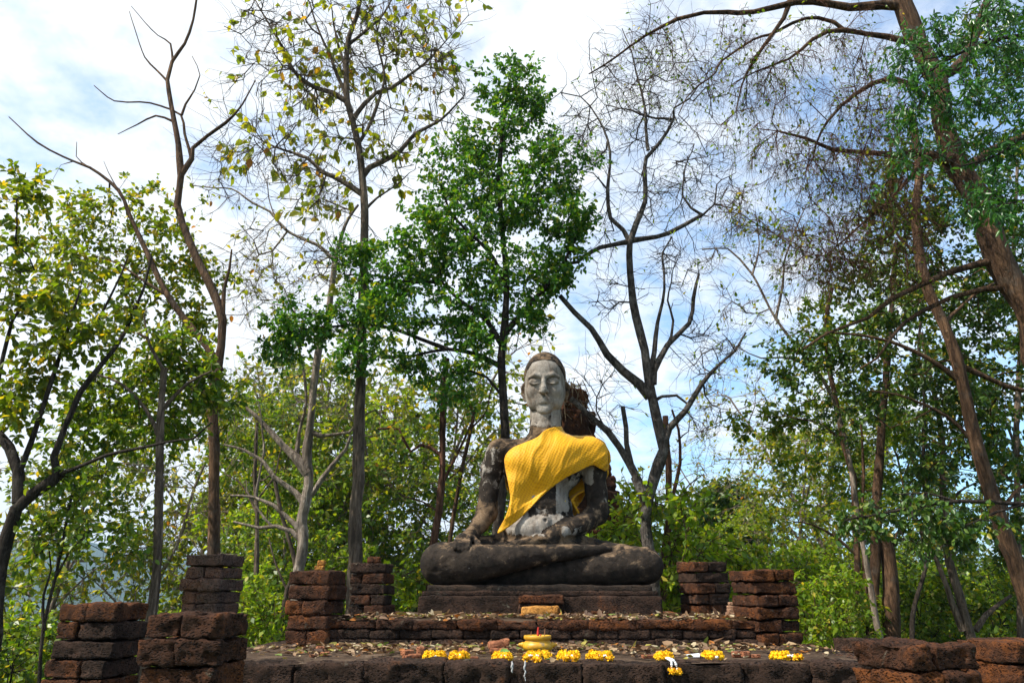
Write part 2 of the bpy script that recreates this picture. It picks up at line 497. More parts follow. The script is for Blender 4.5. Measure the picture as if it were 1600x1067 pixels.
terrace("lower_terrace", "long low laterite terrace with yellow garlands along its front edge", -2.38, 2.80, 5.50, 11.6, 0.0, T1Z,
        [(0.155, 0.46, 0.02, ['laterite_black']), (0.17, 0.55, 0.0, ['laterite_orange', 'laterite_warm']), (0.17, 0.45, 0.0, ['laterite_warm']),
         (0.17, 0.45, 0.0, ['laterite']), (0.17, 0.45, 0.0, ['laterite']), (0.17, 0.45, 0.0, ['laterite']), (0.16, 0.45, 0.0, ['laterite'])], 3, None)
terrace("upper_terrace", "smaller raised laterite terrace carrying the seated statue and fallen leaves", -1.70, 2.26, 7.32, 11.3, T1Z - .01, T2Z,
        [(0.08, 0.42, 0.012, ['laterite', 'laterite_warm', 'laterite']), (0.082, 0.24, 0.0, ['laterite_black']), (0.075, 0.40, 0.004, ['laterite_black'])], 5, None)

def pil_px(x0, x1, pytop, Y, z0, label, **kw):
    c = at((x0 + x1) / 2, pytop, Y)
    w = msize(x1 - x0, Y, pytop) * kw.pop('wf', 0.83)
    return pillar(c.x, Y, w, z0, c.z, label, **kw)
pil_px(458, 540, 892, 7.5, T1Z, "brown laterite pillar with an orange stone lump on top, left end of upper terrace", rot=R(-8), course=.128, mats=('laterite', 'laterite_warm', 'laterite'), seed=11)
pil_px(550, 618, 880, 8.95, T2Z, "slim black laterite pillar with a dark pebble on top, between tall trunk and statue", rot=R(-6), course=.105, mats=('laterite_black', 'laterite'), seed=12)
pil_px(1062, 1130, 878, 9.2, T2Z, "slim dark five course laterite pillar just beside the statue's raised knee side", rot=R(14), course=.115, mats=('laterite_black', 'laterite'), seed=13, splits=.5)
pil_px(1146, 1233, 890, 7.5, T1Z, "pitted brown laterite pillar at the right end of upper terrace, beside tiny cairn", rot=R(16), course=.112, mats=('laterite', 'laterite_warm', 'laterite'), seed=14)
pil_px(300, 377, 867, 9.3, 0.0, "tall grey weathered laterite pillar with a broken top in front of reddish trunk", rot=R(-12), course=.135, mats=('laterite_grey',), seed=15, irregular=.07)
pil_px(108, 224, 942, 6.1, 0.0, "leftmost dark laterite pillar widening downwards course by course", rot=R(-4), course=.125, mats=('laterite', 'laterite_black', 'laterite'), seed=16, wf=.78, taper=.018)
pil_px(236, 392, 957, 4.65, 0.0, "broad front laterite pillar with wide cap and green lichen patch, left of garlands", rot=R(-3), course=.135, mats=('laterite', 'laterite_warm', 'laterite'), seed=17, wf=.76, amp=.024, irregular=.05, res=.018)
pil_px(1346, 1500, 1003, 4.5, 0.0, "near pitted orange laterite pillar with pale stained top, right of terrace", rot=R(15), course=.14, mats=('laterite_orange', 'laterite'), seed=18, amp=.026, res=.016)
pil_px(1514, 1650, 998, 5.7, 0.0, "laterite pillar cut by the frame edge, behind the near orange one", rot=R(12), course=.15, mats=('laterite_warm', 'laterite'), seed=19)
pil_px(1310, 1392, 996, 7.2, 0.0, "low black laterite pillar half hidden behind the near orange one", rot=R(8), course=.13, mats=('laterite_black',), seed=20)
# ------------------------------------------------------------------ signed distance modelling
class Field:
    def __init__(self, lo, hi, h):
        self.lo, self.h = np.array(lo, float), h
        self.n = np.ceil((np.array(hi) - self.lo) / h).astype(int) + 1
        self.F = np.full(self.n, 10.0, np.float32)
    def sub(self, lo, hi):
        a = np.clip(np.floor((np.array(lo) - self.lo) / self.h).astype(int), 0, self.n - 1)
        b = np.clip(np.ceil((np.array(hi) - self.lo) / self.h).astype(int) + 1, 1, self.n)
        sl = tuple(slice(i, j) for i, j in zip(a, b))
        ax = [self.lo[k] + self.h * np.arange(a[k], b[k]) for k in range(3)]
        return sl, np.meshgrid(*ax, indexing='ij')
    def put(self, d, sl, k):
        f = self.F[sl]
        if k > 0:
            hh = np.clip(0.5 + 0.5 * (f - d) / k, 0, 1)
            self.F[sl] = f * (1 - hh) + d * hh - k * hh * (1 - hh)
        else: self.F[sl] = np.minimum(f, d)
    def cap(self, a, b, ra, rb, k=0.04, flat=None):
        """tapered capsule; flat = (axis, factor) squashes the section along that axis"""
        a, b = np.array(a, float), np.array(b, float)
        m = max(ra, rb) + 2 * k + 3 * self.h
        if flat: m *= 1.3
        sl, (X, Y, Z) = self.sub(np.minimum(a, b) - m, np.maximum(a, b) + m)
        P = [X - a[0], Y - a[1], Z - a[2]]; ba = b - a
        t = np.clip((P[0] * ba[0] + P[1] * ba[1] + P[2] * ba[2]) / max(ba @ ba, 1e-9), 0, 1)
        q = [P[i] - ba[i] * t for i in range(3)]
        if flat: q[flat[0]] = q[flat[0]] / flat[1]
        self.put((np.sqrt(q[0] ** 2 + q[1] ** 2 + q[2] ** 2) - (ra + (rb - ra) * t)).astype(np.float32), sl, k)
    def chain(self, pts, radii, k=0.04, flat=None):
        for i in range(len(pts) - 1): self.cap(pts[i], pts[i + 1], radii[i], radii[i + 1], k, flat)
    def groove(self, pts, radii, k=0.02):
        for i in range(len(pts) - 1):
            a, b, ra, rb = np.array(pts[i], float), np.array(pts[i + 1], float), radii[i], radii[i + 1]
            m = max(ra, rb) + 2 * k + 3 * self.h
            sl, (X, Y, Z) = self.sub(np.minimum(a, b) - m, np.maximum(a, b) + m)
            ba = b - a; P = [X - a[0], Y - a[1], Z - a[2]]
            t = np.clip((P[0] * ba[0] + P[1] * ba[1] + P[2] * ba[2]) / (ba @ ba), 0, 1)
            d = (np.sqrt(sum((P[j] - ba[j] * t) ** 2 for j in range(3))) - (ra + (rb - ra) * t)).astype(np.float32)
            f = self.F[sl]; hh = np.clip(0.5 - 0.5 * (f + d) / k, 0, 1)
            self.F[sl] = f * (1 - hh) - d * hh + k * hh * (1 - hh)
    def ell(self, c, r, k=0.04, rotz=0.0, roty=0.0, sub=False):
        c, r = np.array(c, float), np.array(r, float)
        m = r.max() + 2 * k + 3 * self.h
        sl, (X, Y, Z) = self.sub(c - m, c + m)
        x, y, z = X - c[0], Y - c[1], Z - c[2]
        if rotz: cs, sn = math.cos(rotz), math.sin(rotz); x, y = x * cs + y * sn, -x * sn + y * cs
        if roty: cs, sn = math.cos(roty), math.sin(roty); x, z = x * cs + z * sn, -x * sn + z * cs
        k0 = np.sqrt((x / r[0]) ** 2 + (y / r[1]) ** 2 + (z / r[2]) ** 2)
        k1 = np.sqrt((x / r[0] ** 2) ** 2 + (y / r[1] ** 2) ** 2 + (z / r[2] ** 2) ** 2)
        d = (k0 * (k0 - 1) / np.maximum(k1, 1e-6)).astype(np.float32)
        if sub:
            f = self.F[sl]; hh = np.clip(0.5 - 0.5 * (f + d) / max(k, 1e-6), 0, 1)
            self.F[sl] = f * (1 - hh) - d * hh + k * hh * (1 - hh)
        else: self.put(d, sl, k)
    def grids(self):
        return np.meshgrid(*[self.lo[k] + self.h * np.arange(self.n[k]) for k in range(3)], indexing='ij')
def surface_nets(F, lo, h):
    n = np.array(F.shape); S = F < 0
    c = n - 1
    acc = np.zeros(tuple(c) + (3,), np.float32); cnt = np.zeros(tuple(c), np.float32)
    def sl(o): return tuple(slice(o[k], o[k] + c[k]) for k in range(3))
    corners = [(i, j, k) for i in (0, 1) for j in (0, 1) for k in (0, 1)]
    for a in corners:
        for ax in range(3):
            if a[ax]: continue
            b = list(a); b[ax] = 1
            fa, fb = F[sl(a)], F[sl(b)]
            x = S[sl(a)] != S[sl(b)]
            t = np.where(x, fa / np.where(x, fa - fb, 1), 0)
            for k in range(3):
                acc[..., k] += np.where(x, a[k] + (t if k == ax else 0), 0)
            cnt += x
    act = cnt > 0
    idx = np.full(tuple(c), -1, np.int64); idx[act] = np.arange(act.sum())
    cell = np.argwhere(act)
    V = (acc[act] / cnt[act][:, None] + cell) * h + np.asarray(lo)
    Q = []
    for ax in range(3):
        u, v = (ax + 1) % 3, (ax + 2) % 3
        A = [slice(None)] * 3; B = [slice(None)] * 3
        A[ax] = slice(0, n[ax] - 1); B[ax] = slice(1, n[ax])
        x = S[tuple(A)] != S[tuple(B)]
        e = np.argwhere(x)
        ok = (e[:, u] > 0) & (e[:, v] > 0) & (e[:, u] < n[u] - 1) & (e[:, v] < n[v] - 1)
        e = e[ok]
        s = S[tuple(A)][tuple(e.T)]
        def I(du, dv):
            q = e.copy(); q[:, u] -= du; q[:, v] -= dv
            return idx[tuple(q.T)]
        q = np.stack([I(1, 1), I(0, 1), I(0, 0), I(1, 0)], 1)
        q[~s] = q[~s][:, ::-1]
        Q.append(q)
    return V, np.concatenate(Q)

# ------------------------------------------------------------------ statue materials
def mat_statue():
    m, nt, out = new_mat("weathered_stucco")
    P = wpos(nt)
    at_p = N(nt, "ShaderNodeAttribute", attribute_name="plaster").outputs['Fac']
    at_b = N(nt, "ShaderNodeAttribute", attribute_name="brown").outputs['Fac']
    n1 = noise(nt, P, 7, 8, 0.68, 0.4)
    n2 = noise(nt, P, 28, 5, 0.7)
    n3 = noise(nt, stretch(nt, P, (1, 1, 0.35)), 9, 5, 0.65, 0.3)
    black = ramp(nt, n1, [(0.36, (0.013, 0.0105, 0.0085)), (0.55, (0.034, 0.026, 0.020)), (0.72, (0.07, 0.053, 0.037))])
    brown = ramp(nt, n1, [(0.35, (0.05, 0.033, 0.020)), (0.55, (0.14, 0.093, 0.055)), (0.72, (0.26, 0.185, 0.12))])
    white = ramp(nt, n3, [(0.34, (0.15, 0.118, 0.092)), (0.46, (0.235, 0.205, 0.172)), (0.66, (0.36, 0.33, 0.29))])
    crack = voro(nt, P, 14, 'DISTANCE_TO_EDGE')
    crk = ramp(nt, crack, [(0.0, (0.35, 0.35, 0.35)), (0.03, (1, 1, 1))])
    white = mixc(nt, 0.6, white, crk, 'MULTIPLY')
    fb = ramp(nt, math_(nt, 'ADD', at_b, math_(nt, 'MULTIPLY', math_(nt, 'SUBTRACT', n1, 0.5), 2.0)), [(0.38, (0, 0, 0)), (0.62, (1, 1, 1))])
    fp = ramp(nt, math_(nt, 'ADD', at_p, math_(nt, 'MULTIPLY', math_(nt, 'SUBTRACT', math_(nt, 'ADD', math_(nt, 'MULTIPLY', n1, .6), math_(nt, 'MULTIPLY', n3, .4)), 0.5), 2.4)), [(0.44, (0, 0, 0)), (0.56, (1, 1, 1))])
    c = mixc(nt, fb, black, brown)
    c = mixc(nt, fp, c, white)
    gold = ramp(nt, noise(nt, P, 13, 2, 0.5), [(0.765, (0, 0, 0)), (0.78, (1, 1, 1))])
    c = mixc(nt, math_(nt, 'MULTIPLY', gold, at_p), c, (0.55, 0.38, 0.04))
    spots = ramp(nt, noise(nt, P, 34, 2, 0.5), [(0.74, (0, 0, 0)), (0.77, (1, 1, 1))])
    c = mixc(nt, math_(nt, 'MULTIPLY', spots, 0.5), c, (0.36, 0.33, 0.28))
    h = math_(nt, 'ADD', math_(nt, 'MULTIPLY', n2, 0.8), math_(nt, 'ADD', math_(nt, 'MULTIPLY', fp, 0.35), math_(nt, 'MULTIPLY', noise(nt, P, 80, 4, 0.7), 0.4)))
    finish(nt, out, c, 0.9, h, 0.9, 0.022, 0.15)
    return m
M['stucco'] = mat_statue()
def to_px(V):
    d = V - np.array((0, 0, EYE))
    zc = d[:, 1] * CT + d[:, 2] * ST; up = -d[:, 1] * ST + d[:, 2] * CT
    return d[:, 0] / zc * FPX + 800, 533.5 - up / zc * FPX
def S(px, py, Y): return np.array(at(px, py, Y))
def rr(px, Y, py=800): return msize(px, Y, py)

statue = tag(empty("buddha_statue", (at(847, 915, 9.35).x, 9.35, T2Z + 0.30)), "large weathered seated stone Buddha with dark stained limbs and pale face, draped in yellow cloth", "statue")
SL = np.array(statue.location)

# body
f = Field((-1.45, 8.35, 1.55), (2.35, 10.4, 4.15), 0.0125)
YT = 9.62
# torso
f.ell(S(846, 828, YT + .02), (rr(66, YT), .40, .26), .05)
f.ell(S(844, 795, YT + .02), (rr(51, YT), .33, .36), .06)
f.ell(S(849, 732, YT), (rr(63, YT), .33, .36), .10)
f.ell(S(822, 722, YT - .20), (rr(28, YT), .13, .17), .10)
f.ell(S(880, 722, YT - .20), (rr(28, YT), .13, .17), .10)
f.cap(S(785, 704, YT), S(925, 708, YT), .16, .165, .10)
f.cap(S(850, 700, YT), S(851, 676, YT - .02), .27, .20, .10)
f.cap(S(853, 690, YT - .02), S(853, 640, YT - .05), .21, .185, .05)
f.ell(S(852, 812, YT - .34), (.05, .05, .05), .05)          # navel rim
f.ell(S(852, 812, YT - .40), (.022, .05, .026), .02, sub=True)
# viewer-left arm reaching down over the shin
f.chain([S(779, 706, YT), S(768, 735, YT), S(764, 765, YT - .01), S(761, 798, YT - .03)], [.165, .138, .122, .135], .05)
f.chain([S(761, 800, YT - .04), S(750, 818, YT - .18), S(737, 834, YT - .36)], [.135, .105, .082], .04)
hb = S(727, 843, YT - .56)
f.chain([S(737, 834, YT - .36), hb], [.085, .085], .03)
f.ell(hb, (.115, .11, .08), .03)
for q, (dx, L) in enumerate([(-14, 19), (-8, 23), (-2, 24), (4, 20)]):
    f.chain([S(728 + dx, 845, YT - .66), S(727 + dx * 1.05, 850, YT - .75), S(726 + dx * 1.05, 843 + L * .66, YT - .80)], [.038, .036, .028], .008)
f.chain([S(741, 842, YT - .52), S(747, 848, YT - .66), S(748, 853, YT - .72)], [.04, .036, .028], .012)
# viewer-right arm, hand in the lap
f.chain([S(926, 712, YT), S(929, 738, YT), S(932, 768, YT), S(935, 794, YT - .02)], [.17, .152, .135, .14], .05)
f.chain([S(933, 803, YT - .04), S(908, 818, YT - .18), S(878, 831, YT - .33), S(860, 838, YT - .38)], [.142, .118, .092, .075], .04)
f.ell(S(846, 842, YT - .40), (.12, .11, .052), .04)
for q, (dy, L) in enumerate([(0.0, 34), (.045, 40), (.09, 40), (.13, 36)]):
    f.chain([S(842, 843, YT - .46 + dy), S(842 - L * .5, 845, YT - .46 + dy), S(842 - L, 849, YT - .45 + dy)], [.032, .03, .02], .012)
f.chain([S(852, 838, YT - .44), S(836, 838, YT - .45), S(826, 841, YT - .46)], [.034, .03, .022], .012)
# lap and hips
f.ell(S(846, 868, YT - .02), (rr(100, YT), .50, .20), .10)
f.cap(S(690, 880, 9.28), S(800, 862, 9.72), .235, .25, .08)
f.cap(S(1008, 884, 9.30), S(900, 866, 9.72), .215, .24, .08)
# lower shin (viewer-right knee)
f.chain([S(1008, 883, 9.16), S(949, 888, 9.10), S(867, 896, 9.10), S(786, 902, 9.14), S(740, 903, 9.2)], [.215, .192, .140, .11, .09], .02)
# upper shin (viewer-left knee), foot on the far thigh
f.groove([S(765, 906, 8.98), S(800, 897, 8.93), S(840, 885, 8.93), S(880, 875, 8.95), S(920, 866, 9.0), S(952, 861, 9.05)], [.03, .045, .045, .04, .03, .02], .02)
f.chain([S(690, 881, 9.08), S(735, 881, 8.97), S(800, 872, 8.90), S(850, 866, 8.92), S(890, 862, 8.97)], [.25, .225, .155, .108, .086], .008)
f.chain([S(890, 862, 8.97), S(925, 859, 9.03), S(953, 857, 9.08)], [.086, .062, .035], .008)
# seat filler below the crossed legs
f.cap(S(720, 902, 9.35), S(980, 902, 9.35), .17, .17, .06)
X, Y, Z = f.grids()
f.F = np.maximum(f.F, (T2Z + 0.285 - Z)).astype(np.float32)
V, Q = surface_nets(f.F, f.lo, f.h)
BODY = f
nr = fbm(V, 4, 4, 4) * .013 + np.minimum(0, fbm(V, 15, 3, 6)) * .016
gx, gy, gz = np.gradient(f.F[::2, ::2, ::2])
def grad_at(V, f):
    i = np.clip(((V - f.lo) / (2 * f.h)).round().astype(int), 0, np.array(gx.shape) - 1)
    g = np.stack([gx[tuple(i.T)], gy[tuple(i.T)], gz[tuple(i.T)]], 1)
    return g / np.maximum(np.linalg.norm(g, axis=1, keepdims=True), 1e-6)
nrm = grad_at(V, f)
V = V + nrm * nr[:, None]
def soft(px, py, x0, y0, x1, y1, s=8):
    a = np.clip((px - x0) / s + .5, 0, 1) * np.clip((x1 - px) / s + .5, 0, 1)
    return a * np.clip((py - y0) / s + .5, 0, 1) * np.clip((y1 - py) / s + .5, 0, 1)
def set_attr(me, name, val):
    a = me.attributes.new(name, 'FLOAT', 'POINT'); a.data.foreach_set('value', np.asarray(val, np.float32))
px, py = to_px(V)
front = V[:, 1] < YT + .12
plaster = np.zeros(len(V)); brown = np.full(len(V), 0.22)
plaster = np.maximum(plaster, .50 * soft(px, py, 786, 735, 915, 838, 14) * (V[:, 1] > YT - .62) * (py < 836))
plaster = np.maximum(plaster, .74 * soft(px, py, 796, 800, 905, 838, 16) * (V[:, 1] > YT - .62))
plaster = np.maximum(plaster, .9 * soft(px, py, 868, 744, 889, 800, 5) * front)
plaster = np.where((soft(px, py, 838, 755, 868, 795, 10) > .4) & front, plaster * .6, plaster)
plaster = np.maximum(plaster, .70 * soft(px, py, 822, 600, 884, 668, 10))
plaster = np.maximum(plaster, .72 * soft(px, py, 906, 728, 928, 758, 8))
plaster = np.maximum(plaster, .40 * soft(px, py, 742, 690, 790, 770, 12))
plaster = np.maximum(plaster, .36 * soft(px, py, 915, 760, 952, 800, 12))
brown = np.maximum(brown, .62 * np.clip(nrm[:, 2] * 1.4 - .15, 0, 1))
brown = np.maximum(brown, .70 * soft(px, py, 740, 780, 800, 835, 12))
brown = np.maximum(brown, .75 * soft(px, py, 770, 825, 900, 858, 10))
brown = np.maximum(brown, .55 * soft(px, py, 745, 660, 850, 705, 12))
brown = np.maximum(brown, .30 * soft(px, py, 655, 850, 950, 890, 16))
brown = np.where(py > 842, brown * .75, brown) + .22 * fbm(V, 3.0, 3, 21)
fa, fb_ = S(935, 800, YT - .03), S(858, 838, YT - .38)
tt = np.clip(((V - fa) @ (fb_ - fa)) / ((fb_ - fa) @ (fb_ - fa)), 0, 1)
near_arm = np.linalg.norm(V - fa - tt[:, None] * (fb_ - fa), axis=1) < .165 - .06 * tt
plaster = np.where(near_arm, .12, plaster); brown = np.where(near_arm, .36, brown)
me = mesh_from("body", V - SL, [Q], M['stucco'])
set_attr(me, "plaster", plaster); set_attr(me, "brown", brown)
add("body", me, statue)

# head, modelled in head units (1 = half the head's width) then placed
def build_head():
    h = Field((-1.5, -1.75, -1.95), (1.5, 1.6, 1.75), 0.03)
    h.ell((0, .08, .36), (1.0, 1.12, 1.02), 0)
    h.ell((0, -.14, -.40), (.985, .89, 1.02), .2)
    h.ell((0, -.42, -.90), (.82, .60, .54), .2)
    h.ell((0, -.78, -1.30), (.33, .24, .22), .16)
    for s in (-1, 1):
        h.ell((s * .52, -.70, -.42), (.30, .26, .30), .18)                       # cheek
        h.chain([(s * .14, -1.02, .24), (s * .42, -1.01, .31), (s * .72, -.80, .20)], [.05, .055, .045], .16)   # brow
        h.ell((s * .45, -.97, .05), (.30, .09, .11), .09, sub=True)
        h.ell((s * .45, -.86, .0), (.28, .17, .15), .06)                         # closed lid
        h.chain([(s * .19, -.98, -.07), (s * .45, -1.04, -.12), (s * .70, -.90, -.05)], [.028, .036, .026], .012)
        h.chain([(s * .97, .04, .05), (s * 1.07, .18, -.12), (s * 1.06, .16, -.45), (s * .98, .08, -.75)], [.08, .13, .10, .08], .06)   # ear
        h.ell((s * 1.06, .02, -.15), (.04, .09, .2), .04, sub=True)
    h.chain([(0, -1.0, .24), (0, -1.10, -.02), (0, -1.26, -.36), (0, -1.28, -.46)], [.085, .10, .145, .155], .06)
    for s in (-1, 1):
        h.ell((s * .15, -1.13, -.48), (.10, .13, .085), .04)
        h.ell((s * .09, -1.2, -.57), (.045, .07, .05), .03, sub=True)
    h.ell((0, -1.02, -.66), (.05, .10, .08), .04, sub=True)
    h.chain([(-.42, -.82, -.755), (-.14, -.965, -.79), (0, -.98, -.80), (.14, -.965, -.79), (.42, -.82, -.755)], [.03, .055, .05, .055, .03], .03)
    h.chain([(-.34, -.85, -.845), (-.12, -.96, -.915), (.12, -.96, -.915), (.34, -.85, -.845)], [.03, .062, .062, .03], .03)
    h.chain([(-.46, -.82, -.755), (-.2, -.99, -.842), (0, -1.03, -.855), (.2, -.99, -.842), (.46, -.82, -.755)], [.022, .028, .026, .028, .022], .01)
    h.ell((0, -1.0, -1.07), (.22, .08, .06), .06, sub=True)
    h.cap((0, .1, -.6), (0, .12, -1.95), .74, .78, .14)
    V, Q = surface_nets(h.F, h.lo, h.h)
    # hair cap: the skull swollen a little above the hairline
    g = Field((-1.5, -1.75, -1.4), (1.5, 1.6, 1.75), 0.035)
    g.ell((0, .08, .36), (1.025, 1.15, 1.06), 0)
    g.ell((0, .12, .95), (.62, .66, .52), .3)
    X, Y, Z = g.grids()
    line = .92 + .10 * np.cos(X * 2.6) - np.clip(np.abs(X) - .55, 0, 1) * 1.15 - np.clip(Y + .55, 0, 2) * .62
    g.F = np.maximum(g.F, (line - Z) * .75).astype(np.float32)
    V2, Q2 = surface_nets(g.F, g.lo, g.h)
    return V, Q, V2, Q2
HV, HQ, CV, CQ = build_head()
HU = rr(30.9, 9.5, 600)
HC = S(851.5, 599.8, YT - .06)
def place(V):
    yaw, pit = R(-6), R(8)
    V = V * HU * np.array((1.05, 1.0, 1.09))
    c, s = math.cos(pit), math.sin(pit)
    V = np.stack([V[:, 0], V[:, 1] * c - V[:, 2] * s, V[:, 1] * s + V[:, 2] * c], 1)
    c, s = math.cos(yaw), math.sin(yaw)
    V = np.stack([V[:, 0] * c - V[:, 1] * s, V[:, 0] * s + V[:, 1] * c, V[:, 2]], 1)
    return V + HC
W = place(HV)
W = W + (fbm(W, 9, 3, 3) * .005)[:, None] * np.array((0, -1, 0))
px, py = to_px(W)
pl = 1.35 * soft(px, py, 800, 560, 900, 640, 8) + .0
pl = np.maximum(pl, .62 * soft(px, py, 800, 620, 900, 660, 14))
pl = np.where(HV[:, 1] > -.1, pl * .35, pl)
pl = np.where((HV[:, 0] > .72), pl * .62, pl)
br = np.full(len(W), .75)
br = np.where((HV[:, 2] < -1.15) & (HV[:, 1] > -.55), .35, br)
me = mesh_from("head", W - SL, [HQ], M['stucco']); set_attr(me, "plaster", pl); set_attr(me, "brown", br)
add("head", me, statue)
W = place(CV); W = W + (fbm(W, 30, 3, 8) * .007)[:, None] * np.array((0, -.5, 1))
me = mesh_from("hair_cap", W - SL, [CQ], M['stucco']); set_attr(me, "plaster", np.full(len(W), .02)); set_attr(me, "brown", np.full(len(W), .50))
add("hair_cap", me, statue)

# ------------------------------------------------------------------ plinth
def build_plinth():
    root = tag(empty("statue_plinth", (SL[0], 9.4, T2Z - .02)), "two step black stone plinth under the crossed legs of the seated statue", "plinth")
    c = np.array(root.location)
    xl, xr = S(653, 940, 8.72)[0], S(1036, 940, 8.72)[0]
    cx = (xl + xr) / 2 - c[0]
    V, F = rough_block((cx, 0, .115), (xr - xl, 1.36, .235), 0, 41, .03, .010, .02)
    add("lower_step", mesh_from("lower_step", V, [F], M['laterite_black']), root)
    V, F = rough_block((cx, .02, .258), (xr - xl - .07, 1.30, .062), 0, 42, .03, .008, .02)
    add("moulding", mesh_from("moulding", V, [F], M['laterite_black']), root)
    V, F = rough_block((cx - .0, .04, .31), (xr - xl - .16, 1.24, .085), 0, 43, .03, .010, .03)
    add("upper_step", mesh_from("upper_step", V, [F], M['stain']), root)
    a = S(845, 945, 8.66)
    V, F = rough_block((a[0] - c[0], -.73, .195), (rr(70, 8.6), .16, .10), 0, 44, .022, .016, .02)
    add("offering_ledge", mesh_from("offering_ledge", V, [F], M['laterite']), root)
    V, F = rough_block((a[0] - c[0] - .02, -.72, .08), (rr(62, 8.6), .12, .13), 0, 45, .022, .016, .02)
    add("offering_ledge", mesh_from("offering_ledge", V, [F], M['laterite_black']), root)
M['stain'] = mat_laterite("stained_stone", dark=(0.012, 0.010, 0.009), mid=(0.035, 0.026, 0.020), orange=(0.09, 0.05, 0.03), bias=-.03, lichen=.3, pits=.4)
build_plinth()

# ------------------------------------------------------------------ yellow robe: a sheet wrapped over the shoulder
def mat_cloth():
    m, nt, out = new_mat("yellow_cloth")
    P = opos(nt)
    wz = N(nt, "ShaderNodeTexNoise", Scale=3.0, Detail=2); nt.links.new(P, wz.inputs['Vector'])
    wsc = nt.nodes.new("ShaderNodeVectorMath"); wsc.operation = 'SCALE'; wsc.inputs['Scale'].default_value = .16
    nt.links.new(wz.outputs['Color'], wsc.inputs[0])
    wad = nt.nodes.new("ShaderNodeVectorMath"); nt.links.new(P, wad.inputs[0]); nt.links.new(wsc.outputs[0], wad.inputs[1])
    sp = nt.nodes.new("ShaderNodeSeparateXYZ"); nt.links.new(wad.outputs[0], sp.inputs[0])
    # woven rows of small lozenges, running with the sheet
    u = math_(nt, 'MULTIPLY', math_(nt, 'ADD', sp.outputs['X'], math_(nt, 'MULTIPLY', sp.outputs['Z'], .30)), 125)
    v = math_(nt, 'MULTIPLY', math_(nt, 'SUBTRACT', sp.outputs['Z'], math_(nt, 'MULTIPLY', sp.outputs['X'], .30)), 125)
    w = math_(nt, 'MULTIPLY', math_(nt, 'SINE', u), math_(nt, 'SINE', v))
    dots = ramp(nt, math_(nt, 'MULTIPLY_ADD', w, .5, .5), [(0.45, (0, 0, 0)), (0.75, (1, 1, 1))])
    n = noise(nt, P, 4, 4, 0.6)
    c = mixc(nt, math_(nt, 'MULTIPLY', dots, .45), (0.77, 0.395, 0.002), (0.52, 0.20, 0.001))
    c = ramp_mul(nt, c, n, .84, 1.06)
    h = math_(nt, 'ADD', math_(nt, 'MULTIPLY', dots, .5), math_(nt, 'MULTIPLY', noise(nt, stretch(nt, P, (1, 1, .4)), 30, 4, .6), .5))
    b = nt.nodes.new("ShaderNodeBsdfPrincipled")
    nt.links.new(c, b.inputs['Base Color']); b.inputs['Roughness'].default_value = .55
    b.inputs['Specular IOR Level'].default_value = .25
    b.inputs['Sheen Weight'].default_value = .15
    bp = nt.nodes.new("ShaderNodeBump"); bp.inputs['Strength'].default_value = .45; bp.inputs['Distance'].default_value = .01
    nt.links.new(h, bp.inputs['Height']); nt.links.new(bp.outputs[0], b.inputs['Normal'])
    t = nt.nodes.new("ShaderNodeBsdfTranslucent"); nt.links.new(c, t.inputs['Color'])
    mx = nt.nodes.new("ShaderNodeMixShader"); mx.inputs[0].default_value = .15
    nt.links.new(b.outputs[0], mx.inputs[1]); nt.links.new(t.outputs[0], mx.inputs[2])
    nt.links.new(mx.outputs[0], out.inputs['Surface'])
    return m
M['cloth'] = mat_cloth()
def poly_sdf(X, Y, poly):
    """signed distance to a polygon (negative inside), 2-D arrays"""
    d = np.full(X.shape, 1e9); s = np.ones(X.shape)
    n = len(poly)
    for i in range(n):
        (x0, y0), (x1, y1) = poly[i], poly[i - 1]
        ex, ey = x1 - x0, y1 - y0; wx, wy = X - x0, Y - y0
        t = np.clip((wx * ex + wy * ey) / (ex * ex + ey * ey + 1e-12), 0, 1)
        d = np.minimum(d, (wx - ex * t) ** 2 + (wy - ey * t) ** 2)
        a, b, c = Y >= y0, Y < y1, ex * wy > ey * wx
        s = np.where((a & b & c) | (~a & ~b & ~c), -s, s)
    return s * np.sqrt(d)
def smooth_poly(pts, n=6):
    P = np.array(pts, float); out = []
    for i in range(len(P)):
        p0, p1, p2, p3 = P[i - 1], P[i], P[(i + 1) % len(P)], P[(i + 2) % len(P)]
        for k in range(n):
            t = k / n
            out.append(.5 * ((2 * p1) + (-p0 + p2) * t + (2 * p0 - 5 * p1 + 4 * p2 - p3) * t * t + (-p0 + 3 * p1 - 3 * p2 + p3) * t ** 3))
    return out
